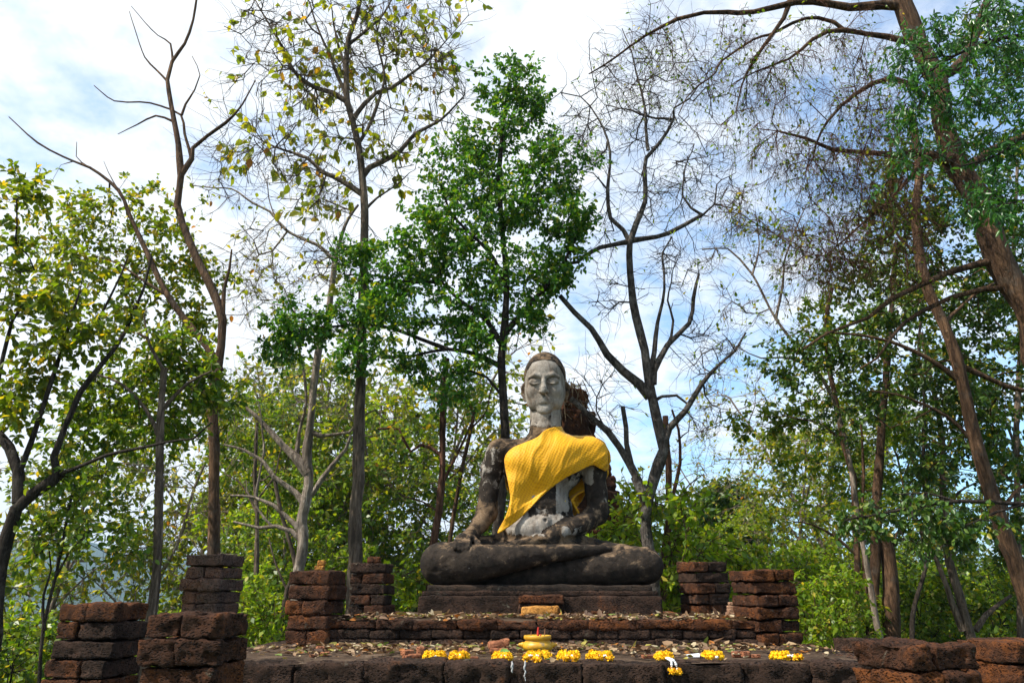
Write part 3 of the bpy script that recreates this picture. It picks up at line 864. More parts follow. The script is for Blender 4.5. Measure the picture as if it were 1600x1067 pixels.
def build_robe():
    g = Field((-.50, 8.95, 2.05), (1.75, 10.25, 3.95), 0.0125)
    g.ell(S(846, 812, YT + .02), (rr(58, YT), .36, .34), .06)
    g.ell(S(851, 738, YT), (rr(66, YT), .33, .40), .14)
    g.ell(S(822, 722, YT - .20), (rr(28, YT), .13, .17), .12)
    g.ell(S(880, 722, YT - .20), (rr(28, YT), .13, .17), .12)
    g.cap(S(800, 704, YT), S(925, 708, YT), .16, .17, .14)
    g.cap(S(850, 700, YT), S(851, 676, YT - .02), .27, .20, .14)
    g.chain([S(926, 712, YT), S(930, 745, YT)], [.175, .16], .16)
    g.cap(S(880, 705, YT - .14), S(925, 712, YT - .06), .17, .17, .12)
    # the free corner hangs off the flank
    g.chain([S(806, 760, YT - .18), S(797, 800, YT - .22), S(784, 832, YT - .28)], [.14, .09, .035], .12)
    X, Y, Z = g.grids()
    D = np.stack([X, Y, Z], -1).reshape(-1, 3)
    d = D - np.array((0, 0, EYE))
    zc = d[:, 1] * CT + d[:, 2] * ST; up = -d[:, 1] * ST + d[:, 2] * CT
    qx, qy = d[:, 0] / zc * FPX + 800, 533.5 - up / zc * FPX
    # folds fan out from the low corner towards the shoulder
    ang = np.arctan2(790 - qx + 0, 845 - qy) * -1
    r = np.hypot(qx - 790, qy - 845)
    warp = ang * 20 + fbm(np.stack([qx, qy, 0 * qx], -1), .02, 2, 3) * 2.2
    fold = (1 - np.abs(np.sin(warp))) ** 1.8 * .020 * np.clip((r - 5) / 60, .25, 1) * (.4 + .6 * vnoise(np.stack([ang * 3, r * .012, 0 * r], -1), 2.0, 6))
    fold2 = np.sin(qy * .20 + qx * .055 + 2.0 * vnoise(np.stack([qx, qy, 0 * qx], -1), .03, 9)) * .006 * np.clip((qx - 860) / 40, 0, 1)
    # hem gathers running with the lower edge
    along = (qx - 782) * .55 + (qy - 832) * .84
    fold2 += (1 - np.abs(np.sin(along * .23 + vnoise(np.stack([qx, qy, 0 * qx], -1), .015, 4)))) ** 2.0 * .015 * np.clip(1 - np.abs(along) / 34, 0, 1)
    fine = (1 - np.abs(np.sin(warp * 2.7 + 1.0))) ** 2.0 * .004 * np.clip((r - 5) / 60, .25, 1)
    infl = .031 + fold + fold2 + fine
    reg_pts = smooth_poly([(839, 683), (853, 671), (874, 666), (896, 668), (922, 679), (943, 692), (950, 708), (948, 735), (936, 731), (925, 727), (905, 736), (885, 746),
                           (862, 762), (838, 784), (812, 810), (782, 832), (778, 829), (790, 806), (797, 780), (794, 755), (789, 730), (789, 713), (800, 700), (820, 691)])
    # the region is a prism through the body, so the sheet also wraps over the back of the shoulder
    reg = poly_sdf(qx, qy, reg_pts)
    reg = np.where(D[:, 1] > YT + .05, np.minimum(reg, poly_sdf(qx, qy, [(839, 683), (874, 650), (935, 670), (960, 720), (925, 800), (800, 830), (785, 720)])), reg)
    F = g.F.reshape(-1) - infl
    shell = np.maximum(F, -(F + .026))
    F = np.maximum(shell, reg * .0075)
    V, Q = surface_nets(F.reshape(g.F.shape).astype(np.float32), g.lo, g.h)
    o = tag(empty("yellow_robe", tuple(S(860, 720, YT))), "bright yellow patterned cloth draped diagonally over the statue's chest and shoulder", "robe")
    c = np.array(o.location)
    add("chest_drape", mesh_from("chest_drape", V - c, [Q], M['cloth']), o)
    # the end that hangs behind the arm
    n, mrow = 24, 30
    vs = []
    for i in range(n):
        for j in range(mrow):
            u, v = i / (n - 1), j / (mrow - 1)
            top = S(884 + 44 * u, 715 + 4 * u, YT + .30); bot = S(893 + 30 * u, 803 - 46 * u ** 1.2, YT + .22)
            p = top + (bot - top) * v
            p[1] += .022 * math.sin(u * 15 + v * 1.5) + .01 * math.sin(u * 31)
            vs.append(p)
    vs = np.array(vs)
    i, j = np.meshgrid(np.arange(n - 1), np.arange(mrow - 1), indexing='ij'); a = i * mrow + j
    F2 = np.stack([a, a + 1, a + mrow + 1, a + mrow], -1).reshape(-1, 4)
    mb = MB(); mb.add(vs - c, F2)
    ob = add("hanging_end", mb.mesh("hanging_end", M['cloth']), o)
    sm = ob.modifiers.new("thickness", 'SOLIDIFY'); sm.thickness = .006
build_robe()
# ------------------------------------------------------------------ trees
LEAF_Q = np.array([(0, 0, 0), (.45, -.30, .05), (1, 0, -.10), (.45, .30, .05)]), np.array([(0, 1, 2, 3)])
LEAF_O = np.array([(0, 0, 0), (.30, -.29, .07), (.72, -.24, .04), (1, 0, -.14), (.72, .24, .04), (.30, .29, .07)]), np.array([(0, 1, 2, 3), (0, 3, 4, 5)])
LEAF_L = np.array([(0, 0, 0), (.30, -.15, .04), (.70, -.12, .02), (1, 0, -.12), (.70, .12, .02), (.30, .15, .04)]), np.array([(0, 1, 2, 3), (0, 3, 4, 5)])
def unit(v): return v / np.maximum(np.linalg.norm(v, axis=-1, keepdims=True), 1e-9)
def leaf_mesh(P, D, size, tmpl, rng, up=0.8, var=.35):
    n = len(P)
    T, Fq = tmpl
    D = unit(D)
    Nn = rng.normal(0, .55, (n, 3)); Nn[:, 2] += up
    B = unit(np.cross(Nn, D)); Nn = np.cross(D, B)
    s = (size * (1 + rng.uniform(-var, var, n)))[:, None, None]
    V = P[:, None] + s * (T[None, :, :1] * D[:, None] + T[None, :, 1:2] * B[:, None] + T[None, :, 2:] * Nn[:, None])
    F = (Fq[None] + (np.arange(n) * len(T))[:, None, None]).reshape(-1, Fq.shape[1])
    return V.reshape(-1, 3), F
def tube(pts, rad, sides=6, cap=True):
    pts = np.asarray(pts, float); n = len(pts)
    T = unit(np.gradient(pts, axis=0))
    ref = np.array((1.0, 0.13, 0.07))
    U = np.zeros_like(pts); u = ref
    for i in range(n):
        u = u - T[i] * (u @ T[i]); l = np.linalg.norm(u)
        if l < 1e-4: u = np.cross(T[i], (0, 0, 1.0)); l = np.linalg.norm(u)
        u = u / l; U[i] = u
    W = np.cross(T, U)
    a = np.arange(sides) * 2 * np.pi / sides
    V = pts[:, None] + np.asarray(rad)[:, None, None] * (np.cos(a)[None, :, None] * U[:, None] + np.sin(a)[None, :, None] * W[:, None])
    i, j = np.meshgrid(np.arange(n - 1), np.arange(sides), indexing='ij')
    q = np.stack([i * sides + j, i * sides + (j + 1) % sides, (i + 1) * sides + (j + 1) % sides, (i + 1) * sides + j], -1).reshape(-1, 4)
    return V.reshape(-1, 3), q
def spline(pts, step):
    P = np.asarray(pts, float)
    if len(P) == 2: 
        k = max(2, int(np.linalg.norm(P[1] - P[0]) / step) + 1)
        return P[0] + (P[1] - P[0]) * np.linspace(0, 1, k)[:, None]
    E = np.vstack([2 * P[0] - P[1], P, 2 * P[-1] - P[-2]]); out = []
    for i in range(1, len(E) - 2):
        k = max(1, int(np.linalg.norm(E[i + 1] - E[i]) / step))
        t = (np.arange(k) / k)[:, None]
        p0, p1, p2, p3 = E[i - 1], E[i], E[i + 1], E[i + 2]
        out.append(.5 * (2 * p1 + (p2 - p0) * t + (2 * p0 - 5 * p1 + 4 * p2 - p3) * t ** 2 + (3 * p1 - p0 - 3 * p2 + p3) * t ** 3))
    out.append(P[-1:]); return np.concatenate(out)
class Grower:
    """limbs, then a branch network that reaches scattered bud points, then twigs and leaves"""
    def __init__(self, seed): 
        self.rng = np.random.default_rng(seed); self.seed = seed
        self.N = []; self.Rd = []; self.limbs = []
    def limb(self, pts, r0, r1, step=.22, wob=.03, sides=9, rough=.05, flare=0.0):
        p = spline(pts, step)
        t = np.linspace(0, 1, len(p))
        w = np.stack([vnoise(np.stack([t * len(p) * .35, 0 * t + self.seed + k * 7.7, 0 * t + len(self.limbs)], -1), 1.0, 3) for k in range(3)], -1)
        p = p + w * wob * np.sin(np.pi * np.clip(t, 0, 1))[:, None] ** .5
        r = r0 + (r1 - r0) * t ** .8
        if flare: r = r * (1 + flare * np.exp(-t * len(p) * step / .35))
        self.N += list(p); self.Rd += list(r * .9)
        r = r * (1 + rough * vnoise(np.stack([t * len(p) * .6, 0 * t, 0 * t + self.seed], -1), 1.0, 5))
        V, Q = tube(p, r, sides)
        # lumpy bark
        V = V + (V - np.repeat(p, sides, 0)) * (fbm(V, 4.0, 3, self.seed) * .24 + fbm(V * np.array((1, 1, .4)), 11.0, 2, self.seed + 3) * .10)[:, None]
        self.limbs.append((V, Q)); return p
    def grow(self, A, bias=.25, rtip=.004, expo=2.3, seg=.35, jitter=.16, drop=0.0):
        rng = self.rng
        A = np.asarray(A, float)
        nodes = [np.array(p) for p in self.N]; base_r = list(self.Rd); par = [-1] * len(nodes); pl = [0.0] * len(nodes)
        nb = len(nodes)
        NP = np.array(nodes)
        # best parent for each bud
        best = np.full(len(A), 1e9); bi = np.zeros(len(A), int)
        D = np.linalg.norm(A[:, None] - NP[None], axis=2)
        bi = D.argmin(1); best = D.min(1)
        done = np.zeros(len(A), bool); tips = []
        for _ in range(len(A)):
            c = np.where(done, 1e9, best); k = int(c.argmin())
            if done[k]: break
            done[k] = True
            p = int(bi[k]); a, b = nodes[p], A[k]
            L = np.linalg.norm(b - a); m = max(1, int(L / seg))
            side = rng.normal(0, 1, 3); last = p
            new = []
            for s in range(1, m + 1):
                t = s / m
                q = a + (b - a) * t + side * (jitter * L * math.sin(math.pi * t) * .5) + rng.normal(0, jitter * .12 * L / m, 3)
                q[2] += drop * L * math.sin(math.pi * t)
                nodes.append(q); par.append(last); pl.append(pl[last] + L / m); base_r.append(0); last = len(nodes) - 1; new.append(last)
            tips.append(last)
            for idx in new:
                d = np.linalg.norm(A - nodes[idx], axis=1) + bias * pl[idx] 
                better = (d < best) & ~done
                best[better] = d[better]; bi[better] = idx
        n = len(nodes); ch = [[] for _ in range(n)]
        for i in range(nb, n): ch[par[i]].append(i)
        rad = np.zeros(n)
        for i in range(n - 1, nb - 1, -1):
            s = sum(rad[c] ** expo for c in ch[i])
            rad[i] = max(rtip, s ** (1 / expo) if s else rtip)
        P = np.array(nodes)
        for i in range(nb, n):
            q = par[i]
            if q < nb: rad[i] = min(rad[i], base_r[q] * .85)
            elif rad[q] > 0: rad[i] = min(rad[i], rad[q])
        mb = MB()
        started = set()
        for i in range(nb, n):
            q = par[i]
            main = q >= nb and max(ch[q], key=lambda c: rad[c]) == i
            if main: continue
            pts, rs = [P[q]], [min(rad[i] * 1.15, (base_r[q] if q < nb else rad[q]))]
            k = i
            while True:
                pts.append(P[k]); rs.append(rad[k])
                if not ch[k]: break
                k = max(ch[k], key=lambda c: rad[c])
            V, Q = tube(pts, rs, 5 if rs[0] > .02 else 4 if rs[0] > .008 else 3)
            mb.add(V, Q)
        self.net = mb; self.P = P; self.par = par; self.tips = np.array(tips); self.nb = nb
        self.rad = rad
        d = np.zeros_like(P)
        for i in range(nb, n): d[i] = P[i] - P[par[i]]
        self.D = unit(d + 1e-6)
        return self
    def twigs(self, per=4, length=.3, down=0.0, spread=.9, r=.0022, segs=2, nodes=None, kink=.35):
        rng = self.rng
        idx = self.tips if nodes is None else nodes
        src = np.repeat(idx, per)
        n = len(src)
        d = unit(self.D[src] + rng.normal(0, spread, (n, 3)) + np.array((0, 0, -down)))
        L = length * rng.uniform(.4, 1.25, n)
        p = self.P[src].copy()
        if nodes is None and per > 1:   # start some of them a little way back down the branch
            back = np.array([self.P[self.par[i]] if self.par[i] >= 0 else self.P[i] for i in src])
            t = rng.uniform(0, .9, n)[:, None]; p = p + (back - p) * t
        pts = [p]
        for s in range(segs):
            dd = unit(d + rng.normal(0, kink, (n, 3)) + np.array((0, 0, -down * .6)))
            p = p + dd * (L / segs)[:, None]; pts.append(p); d = dd
        PT = np.stack(pts, 1)                      # n, segs+1, 3
        a = np.arange(3) * 2 * np.pi / 3
        T = unit(PT[:, -1] - PT[:, 0]); U = unit(np.cross(T, rng.normal(0, 1, (n, 3)))); W = np.cross(T, U)
        rr_ = r * np.linspace(1, .45, segs + 1)
        ring = np.cos(a)[None, :, None] * U[:, None] + np.sin(a)[None, :, None] * W[:, None]
        V = PT[:, :, None] + rr_[None, :, None, None] * ring[:, None]
        k = (segs + 1) * 3
        f = []
        for s in range(segs):
            for j in range(3): f.append((s * 3 + j, s * 3 + (j + 1) % 3, (s + 1) * 3 + (j + 1) % 3, (s + 1) * 3 + j))
        F = (np.array(f)[None] + (np.arange(n) * k)[:, None, None]).reshape(-1, 4)
        self.net.add(V.reshape(-1, 3), F)
        return PT
    def leaves(self, PT, per, size, tmpl=LEAF_O, up=.8, droop=.35, keep=1.0, t0=.15):
        """per leaves along each twig polyline"""
        rng = self.rng
        n, k, _ = PT.shape
        if keep < 1: PT = PT[rng.random(n) < keep]; n = len(PT)
        t = rng.uniform(t0, 1.0, (n, per)) * (k - 1)
        i = np.minimum(t.astype(int), k - 2); fr = (t - i)[..., None]
        rows = np.arange(n)[:, None]
        p = PT[rows, i] * (1 - fr) + PT[rows, i + 1] * fr
        ax = unit(PT[rows, i + 1] - PT[rows, i])
        d = ax * .6 + rng.normal(0, .75, p.shape) + np.array((0, 0, -droop))
        return leaf_mesh(p.reshape(-1, 3), d.reshape(-1, 3), size, tmpl, rng, up)
def clumps(rng, cl, Y, back=0.0):
    """bud points scattered in ellipsoids: (px, py, rx, ry, count[, dY, depth])"""
    out = []
    for c in cl:
        px, py, rx, ry, n = c[:5]; dY = c[5] if len(c) > 5 else back
        ctr = np.array(at(px, py, Y + dY))
        a = msize(rx, Y + dY, py); b = msize(ry, Y + dY, py) / max(.6, CT)
        dep = c[6] if len(c) > 6 else min(max(a, b) * .9, 1.6)
        m = max(2, n // 4)
        sc = unit(rng.normal(0, 1, (m, 3))) * rng.uniform(.15, 1, (m, 1)) ** .5 * .82
        q = sc[rng.integers(0, m, n)] + rng.normal(0, .25 if n > 12 else .3, (n, 3))
        out.append(ctr + q * np.array((a, dep, b)))
    return np.concatenate(out)
def make_tree(name, label, cat, Y, limbs, cl=None, bark='bark', seed=1, group=None, bias=.25, rtip=.004, tw=None, lv=None, lv2=None, seg=.3, jitter=.16, leaf='leaf_green', leaf2=None, twig_bark=None, drop=0.0, base_z=None, flare=.35, wob=.03, extra=None, back=0.0):
    """limbs: first is the trunk; points (px, py[, dY]) of the photo at distance Y+dY; radii in px"""
    g = Grower(seed)
    first = None; names = []
    for k, (pts, r0, r1) in enumerate(limbs):
        p3 = [np.array(at(p[0], p[1], Y + (p[2] if len(p) > 2 else 0))) for p in pts]
        if k == 0 and base_z is not None and p3[0][2] > base_z:
            d = p3[0] - p3[1]; d = d / max(abs(d[2]), 1e-6)
            d[:2] = np.clip(d[:2], -.25, .25)
            p3 = [p3[0] + d * (p3[0][2] - base_z)] + p3
        if k == 0: first = p3[0]
        sc = msize(1, Y, pts[0][1])
        g.limb(p3, r0 * sc, r1 * sc, sides=10 if r0 > 9 else 7 if r0 > 4 else 5, step=.22 if r0 > 4 else .16, wob=wob, flare=flare if k == 0 else 0)
    o = tag(empty(name, tuple(first)), label, cat, group, 'thing')
    for k, (V, Q) in enumerate(g.limbs):
        add("trunk" if k == 0 else "limb", mesh_from("trunk" if k == 0 else "limb", V - first, [Q], M[bark]), o)
    if cl is not None:
        A = clumps(g.rng, cl, Y, back)
        g.grow(A, bias, rtip, seg=seg, jitter=jitter, drop=drop)
        PT = g.twigs(**(tw or {}))
        if extra: extra(g)
        g.net.V = [v - first for v in g.net.V]
        add("branchwork", g.net.mesh("branchwork", M[twig_bark or bark]), o)
        for spec, mt in ((lv, leaf), (lv2, leaf2)):
            if spec:
                V, F = g.leaves(PT, **spec)
                add("crown" if spec is lv else "yellow_leaves", mesh_from("crown", V - first, [F], M[mt]), o)
    return o, g

M['bark_grey'] = mat_bark("bark_grey", (0.085, 0.062, 0.045), (0.25, 0.19, 0.14), 9)
M['bark_pale'] = mat_bark("bark_pale", (0.17, 0.125, 0.095), (0.36, 0.29, 0.23), 7, .2, (0.16, 0.13, 0.10))
M['bark_ivory'] = mat_bark("bark_ivory", (0.22, 0.17, 0.13), (0.46, 0.38, 0.31), 7, .2, (0.22, 0.18, 0.15))
M['bark_brown'] = mat_bark("bark_brown", (0.055, 0.032, 0.02), (0.20, 0.115, 0.065), 9, .16, (0.11, 0.085, 0.065))
M['bark_dark'] = mat_bark("bark_dark", (0.02, 0.016, 0.013), (0.075, 0.058, 0.045), 9, .2, (0.10, 0.085, 0.07))
M['bark_lichen'] = mat_bark("bark_lichen", (0.05, 0.042, 0.036), (0.17, 0.145, 0.125), 12, .35, (0.28, 0.26, 0.235))
M['bark_red'] = mat_bark("bark_red", (0.09, 0.042, 0.027), (0.24, 0.12, 0.075), 10)
M['leaf_deep'] = mat_leaf("leaf_deep", [(0, (0.02, 0.08, 0.010)), (.5, (0.045, 0.14, 0.014)), (.80, (0.095, 0.19, 0.018)), (.97, (0.16, 0.23, 0.02)), (1, (0.30, 0.26, 0.02))], .30)
M['leaf_dark'] = mat_leaf("leaf_dark", [(0, (0.018, 0.05, 0.010)), (.5, (0.04, 0.09, 0.014)), (.9, (0.09, 0.135, 0.02)), (1, (0.26, 0.19, 0.02))], .28)
M['leaf_yg'] = mat_leaf("leaf_yg", [(0, (0.05, 0.09, 0.008)), (.5, (0.10, 0.15, 0.012)), (.85, (0.17, 0.19, 0.015)), (1, (0.34, 0.24, 0.02))], .45)
M['leaf_teak'] = mat_leaf("leaf_teak", [(0, (0.09, 0.13, 0.012)), (.5, (0.16, 0.19, 0.015)), (.88, (0.24, 0.22, 0.02)), (.94, (0.30, 0.17, 0.02)), (1, (0.20, 0.08, 0.02))], .48)
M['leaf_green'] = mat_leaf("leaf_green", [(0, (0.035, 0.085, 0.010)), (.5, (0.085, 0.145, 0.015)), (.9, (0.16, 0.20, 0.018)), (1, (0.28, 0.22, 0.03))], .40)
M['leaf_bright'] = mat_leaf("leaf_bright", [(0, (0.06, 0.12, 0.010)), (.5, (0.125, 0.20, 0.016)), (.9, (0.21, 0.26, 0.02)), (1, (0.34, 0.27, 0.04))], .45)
M['leaf_big'] = mat_leaf("leaf_big", [(0, (0.015, 0.065, 0.012)), (.6, (0.03, 0.11, 0.02)), (1, (0.06, 0.15, 0.025))], .32, .3, spec=.55)
# ------------------------------------------------------------------ the trees of the photograph, from left to right
make_tree("forked_tree", "dark curving forked tree at the left frame edge with a long pale twig reaching right", "tree", 8.2, [
    ([(-6, 960), (4, 885), (15, 837), (29, 793), (52, 769), (78, 750), (93, 740)], 13, 9),
    ([(90, 742), (85, 715), (101, 667), (124, 613), (140, 590), (164, 560), (200, 515, .2), (225, 450, .3), (237, 400, .3)], 6, 2),
    ([(93, 741), (136, 724, -.1), (170, 710, -.2), (213, 698, -.3), (300, 686, -.5), (330, 660, -.5)], 4.0, 1.2),
    ([(29, 785), (29, 739), (15, 700), (-8, 672)], 10, 7),
    ([(31, 737), (48, 690), (65, 641), (80, 597), (97, 550), (110, 510), (125, 455)], 5, 1.8),
    ([(-8, 672), (-5, 620), (8, 560), (20, 500), (40, 470)], 5, 2),
    ([(97, 550), (140, 520), (180, 455), (200, 400)], 3, 1.2)],
    [(40, 480, 70, 60, 26), (150, 500, 70, 60, 26), (90, 560, 50, 40, 8), (15, 400, 40, 60, 18), (20, 300, 55, 45, 16), (30, 600, 40, 40, 14), (15, 640, 40, 50, 16), (110, 410, 60, 40, 12)],
    'bark_dark', 21, tw=dict(per=4, length=.32, down=.1), lv=dict(per=6, size=.085, tmpl=LEAF_O, droop=.5), leaf='leaf_yg', base_z=-.3)
make_tree("bare_topped_tree", "tall reddish trunk whose bare dead top stands against clouds above a yellow-green crown", "tree", 11.0, [
    ([(331, 880), (333, 780), (334, 700), (331, 650), (337, 600), (345, 540), (347, 500), (340, 475), (325, 440), (305, 400), (285, 350), (277, 320), (280, 295), (283, 272)], 12.5, 6.2),
    ([(283, 274), (278, 226), (270, 184), (262, 126), (270, 97), (289, 68), (302, 31), (308, -8)], 5.6, 1.6),
    ([(283, 274), (299, 249), (302, 232), (325, 213), (352, 192), (378, 163), (399, 126)], 4.8, 1.0),
    ([(299, 247), (289, 210), (283, 178), (250, 165), (220, 160), (180, 158), (147, 134)], 3.0, .7),
    ([(271, 190), (244, 181), (215, 195), (184, 210)], 2.4, .6),
    ([(284, 180), (291, 163), (305, 140), (312, 118), (300, 88)], 2.2, .6),
    ([(262, 128), (245, 110), (226, 89), (213, 55), (202, 18)], 2.0, .5),
    ([(270, 98), (265, 68), (245, 55), (225, 35), (205, 10)], 2.0, .5),
    ([(332, 652), (326, 634), (310, 590), (280, 559), (248, 540), (215, 520)], 6.5, 2.0),
    ([(343, 580), (325, 545), (300, 515), (262, 462), (232, 400), (202, 335), (184, 296), (139, 262), (115, 252), (58, 223), (14, 183)], 7, .9),
    ([(139, 262), (118, 245), (120, 222)], 1.5, .5), ([(115, 252), (95, 258)], 1.2, .4), ([(184, 296), (170, 270), (162, 252)], 1.3, .4),
    ([(262, 462), (225, 440), (190, 415), (150, 400)], 3, 1),
    ([(347, 500), (352, 450), (360, 420), (362, 390)], 5, 1.5)],
    [(170, 350, 95, 60, 55), (250, 390, 80, 65, 55), (110, 430, 80, 60, 40), (190, 480, 100, 65, 50), (290, 450, 70, 60, 36), (300, 550, 80, 50, 34), (130, 330, 40, 30, 12), (230, 330, 60, 40, 22), (230, 560, 70, 50, 26), (320, 610, 40, 40, 12)],
    'bark_brown', 22, tw=dict(per=3, length=.36, down=.05), lv=dict(per=6, size=.09, tmpl=LEAF_O, droop=.4), leaf='leaf_yg', base_z=-1.2, wob=.02, back=.6)
make_tree("slim_trunk_tree", "slim smooth grey trunk rising between the two left front pillars, dark green crown", "tree", 9.0, [
    ([(222, 1075), (234, 990), (246, 900), (249, 800), (250, 700), (254, 620), (257, 575)], 10.5, 6),
    ([(251, 690), (230, 640), (190, 600), (150, 585)], 4, 1.5), ([(253, 640), (290, 600), (330, 580)], 4, 1.5), ([(256, 580), (235, 540), (225, 490)], 3, 1.2)],
    [(190, 610, 100, 60, 50), (290, 640, 80, 55, 40), (245, 555, 95, 55, 48), (140, 670, 75, 55, 32), (320, 590, 50, 50, 22), (230, 690, 90, 30, 20)],
    'bark_grey', 23, tw=dict(per=4, length=.26), lv=dict(per=7, size=.078, tmpl=LEAF_O, droop=.35), leaf='leaf_green', base_z=-1.0, wob=.02, back=.6)
make_tree("many_limbed_tree", "pale trunk with many bare crooked limbs fanning left, behind the leftmost upper pillar", "tree", 14.0, [
    ([(466, 905), (475, 800), (480, 740), (487, 660), (495, 590), (510, 500), (520, 440), (524, 408)], 12, 5),
    ([(524, 408), (500, 385), (447, 358), (408, 326), (375, 302), (340, 295), (300, 290)], 3.6, .8),
    ([(524, 408), (532, 366), (545, 340), (560, 320)], 4.0, 2),
    ([(481, 740), (462, 715), (441, 698), (415, 670), (394, 647), (378, 632)], 8.5, 3),
    ([(478, 790), (460, 770), (427, 748), (412, 722), (385, 705), (350, 695)], 5.5, 1.6),
    ([(473, 835), (460, 822), (430, 792), (399, 779), (360, 774)], 5.5, 1.6),
    ([(471, 845), (455, 831), (430, 824), (403, 827), (365, 815)], 5, 1.6),
    ([(427, 824), (400, 800), (390, 780), (385, 750)], 2.5, .8),
    ([(480, 775), (488, 768), (518, 728), (540, 700), (548, 680)], 6, 2.5),
    ([(483, 672), (497, 682), (513, 680), (545, 675), (560, 660)], 4.5, 2),
    ([(399, 779), (408, 720), (410, 640), (395, 600)], 2.5, .8),
    ([(462, 715), (470, 660), (478, 600), (470, 540), (455, 480)], 4, 1),
    ([(447, 358), (430, 330), (400, 250)], 1.6, .5)],
    [(470, 420, 110, 80, 90), (420, 480, 80, 80, 60), (560, 480, 60, 70, 24), (390, 400, 50, 90, 50), (470, 300, 70, 60, 40), (380, 640, 60, 70, 24), (520, 640, 40, 50, 14), (430, 600, 70, 60, 20), (350, 300, 50, 40, 14)],
    'bark_ivory', 24, rtip=.007, tw=dict(per=4, length=.5, r=.0045), lv=dict(per=1, size=.11, keep=.35, droop=.6), leaf='leaf_teak', base_z=-2.2, wob=.06, jitter=.2)
make_tree("teak_tree", "tallest straight grey trunk left of the statue with bare fanned top and sparse yellowing leaves", "tree", 12.6, [
    ([(550, 950), (556, 830), (560, 700), (564, 560), (567, 430), (569, 330), (567, 270), (560, 225), (551, 187), (543, 157), (541, 100), (545, 60), (558, 25), (566, -15)], 15, 4),
    ([(551, 188), (570, 163), (588, 146), (613, 138), (640, 118), (672, 90), (705, 55)], 4.5, .8),
    ([(567, 275), (578, 262), (596, 253), (622, 239), (650, 208), (688, 188), (725, 150)], 5.5, .9),
    ([(568, 305), (549, 292), (525, 278), (504, 270), (481, 247), (430, 230), (395, 212)], 5, .8),
    ([(543, 160), (520, 146), (492, 138), (464, 118), (436, 67), (408, 17), (392, -15)], 4.5, .8),
    ([(545, 70), (577, 45), (600, 20), (620, -15)], 3, .8),
    ([(549, 175), (532, 130), (518, 95), (500, 55), (480, -5)], 4, 1),
    ([(541, 110), (525, 60), (520, 20), (515, -10)], 2.5, .8),
    ([(560, 225), (580, 190), (600, 120), (590, 60), (600, 10)], 3.5, .8),
    ([(569, 330), (590, 310), (620, 290), (640, 270)], 2.5, .8),
    ([(566, 650), (585, 640), (600, 655), (630, 650)], 2, .7)],
    [(540, 80, 110, 90, 130), (450, 130, 85, 90, 90), (640, 110, 85, 90, 90), (590, 230, 90, 70, 60), (430, 230, 75, 65, 56), (500, 270, 70, 70, 50), (690, 60, 50, 80, 36), (390, 40, 45, 70, 30), (560, 10, 140, 50, 60), (545, 370, 70, 60, 24), (370, 260, 50, 50, 16), (700, 170, 40, 50, 16)],
    'bark_grey', 25, rtip=.009, tw=dict(per=3, length=.8, r=.006, segs=4, spread=.65, kink=.28), lv=dict(per=5, size=.165, keep=.12, droop=1.1, up=.5), leaf='leaf_teak', base_z=-1.8, wob=.02, jitter=.2, bias=.4)
make_tree("evergreen_tree", "dense dark green leafy tree rising to a pointed crown behind the statue's head", "tree", 12.2, [
    ([(772, 930), (775, 850), (786, 760), (791, 690), (788, 620), (785, 560), (790, 500), (792, 440), (785, 360), (780, 280), (785, 200), (795, 130)], 13, 3),
    ([(786, 575), (750, 555), (700, 545), (650, 555), (600, 560)], 5, 1.6), ([(787, 545), (760, 500), (720, 470), (690, 440)], 5, 2),
    ([(789, 520), (815, 490), (850, 450), (880, 410), (905, 360)], 5, 1.8), ([(785, 620), (760, 590), (735, 580), (700, 590)], 3, 1),
    ([(690, 440), (640, 440), (580, 430), (540, 430)], 3, 1.2), ([(700, 545), (600, 510), (520, 510), (440, 520)], 4, 1.4),
    ([(790, 440), (760, 390), (710, 340), (690, 290)], 4, 1.5), ([(785, 360), (820, 310), (850, 260)], 3, 1.2)],
    [(790, 140, 70, 52, 44), (770, 215, 70, 55, 48), (725, 280, 78, 58, 54), (875, 265, 70, 60, 54), (800, 335, 115, 58, 66), (690, 350, 80, 60, 54), (885, 350, 50, 56, 34), (645, 415, 90, 52, 56), (765, 425, 110, 58, 76), (860, 420, 55, 45, 30),
     (565, 420, 50, 36, 22), (480, 495, 80, 48, 46), (600, 495, 95, 55, 60), (435, 530, 45, 36, 18), (715, 510, 85, 48, 46), (640, 570, 55, 32, 20), (835, 500, 40, 42, 16), (750, 570, 45, 28, 12), (690, 620, 40, 30, 10), (545, 560, 60, 30, 16), (830, 160, 30, 30, 10)],
    'bark_dark', 26, tw=dict(per=6, length=.32, r=.0025), lv=dict(per=8, size=.078, tmpl=LEAF_O, droop=.3), leaf='leaf_deep', base_z=-1.8, wob=.02)
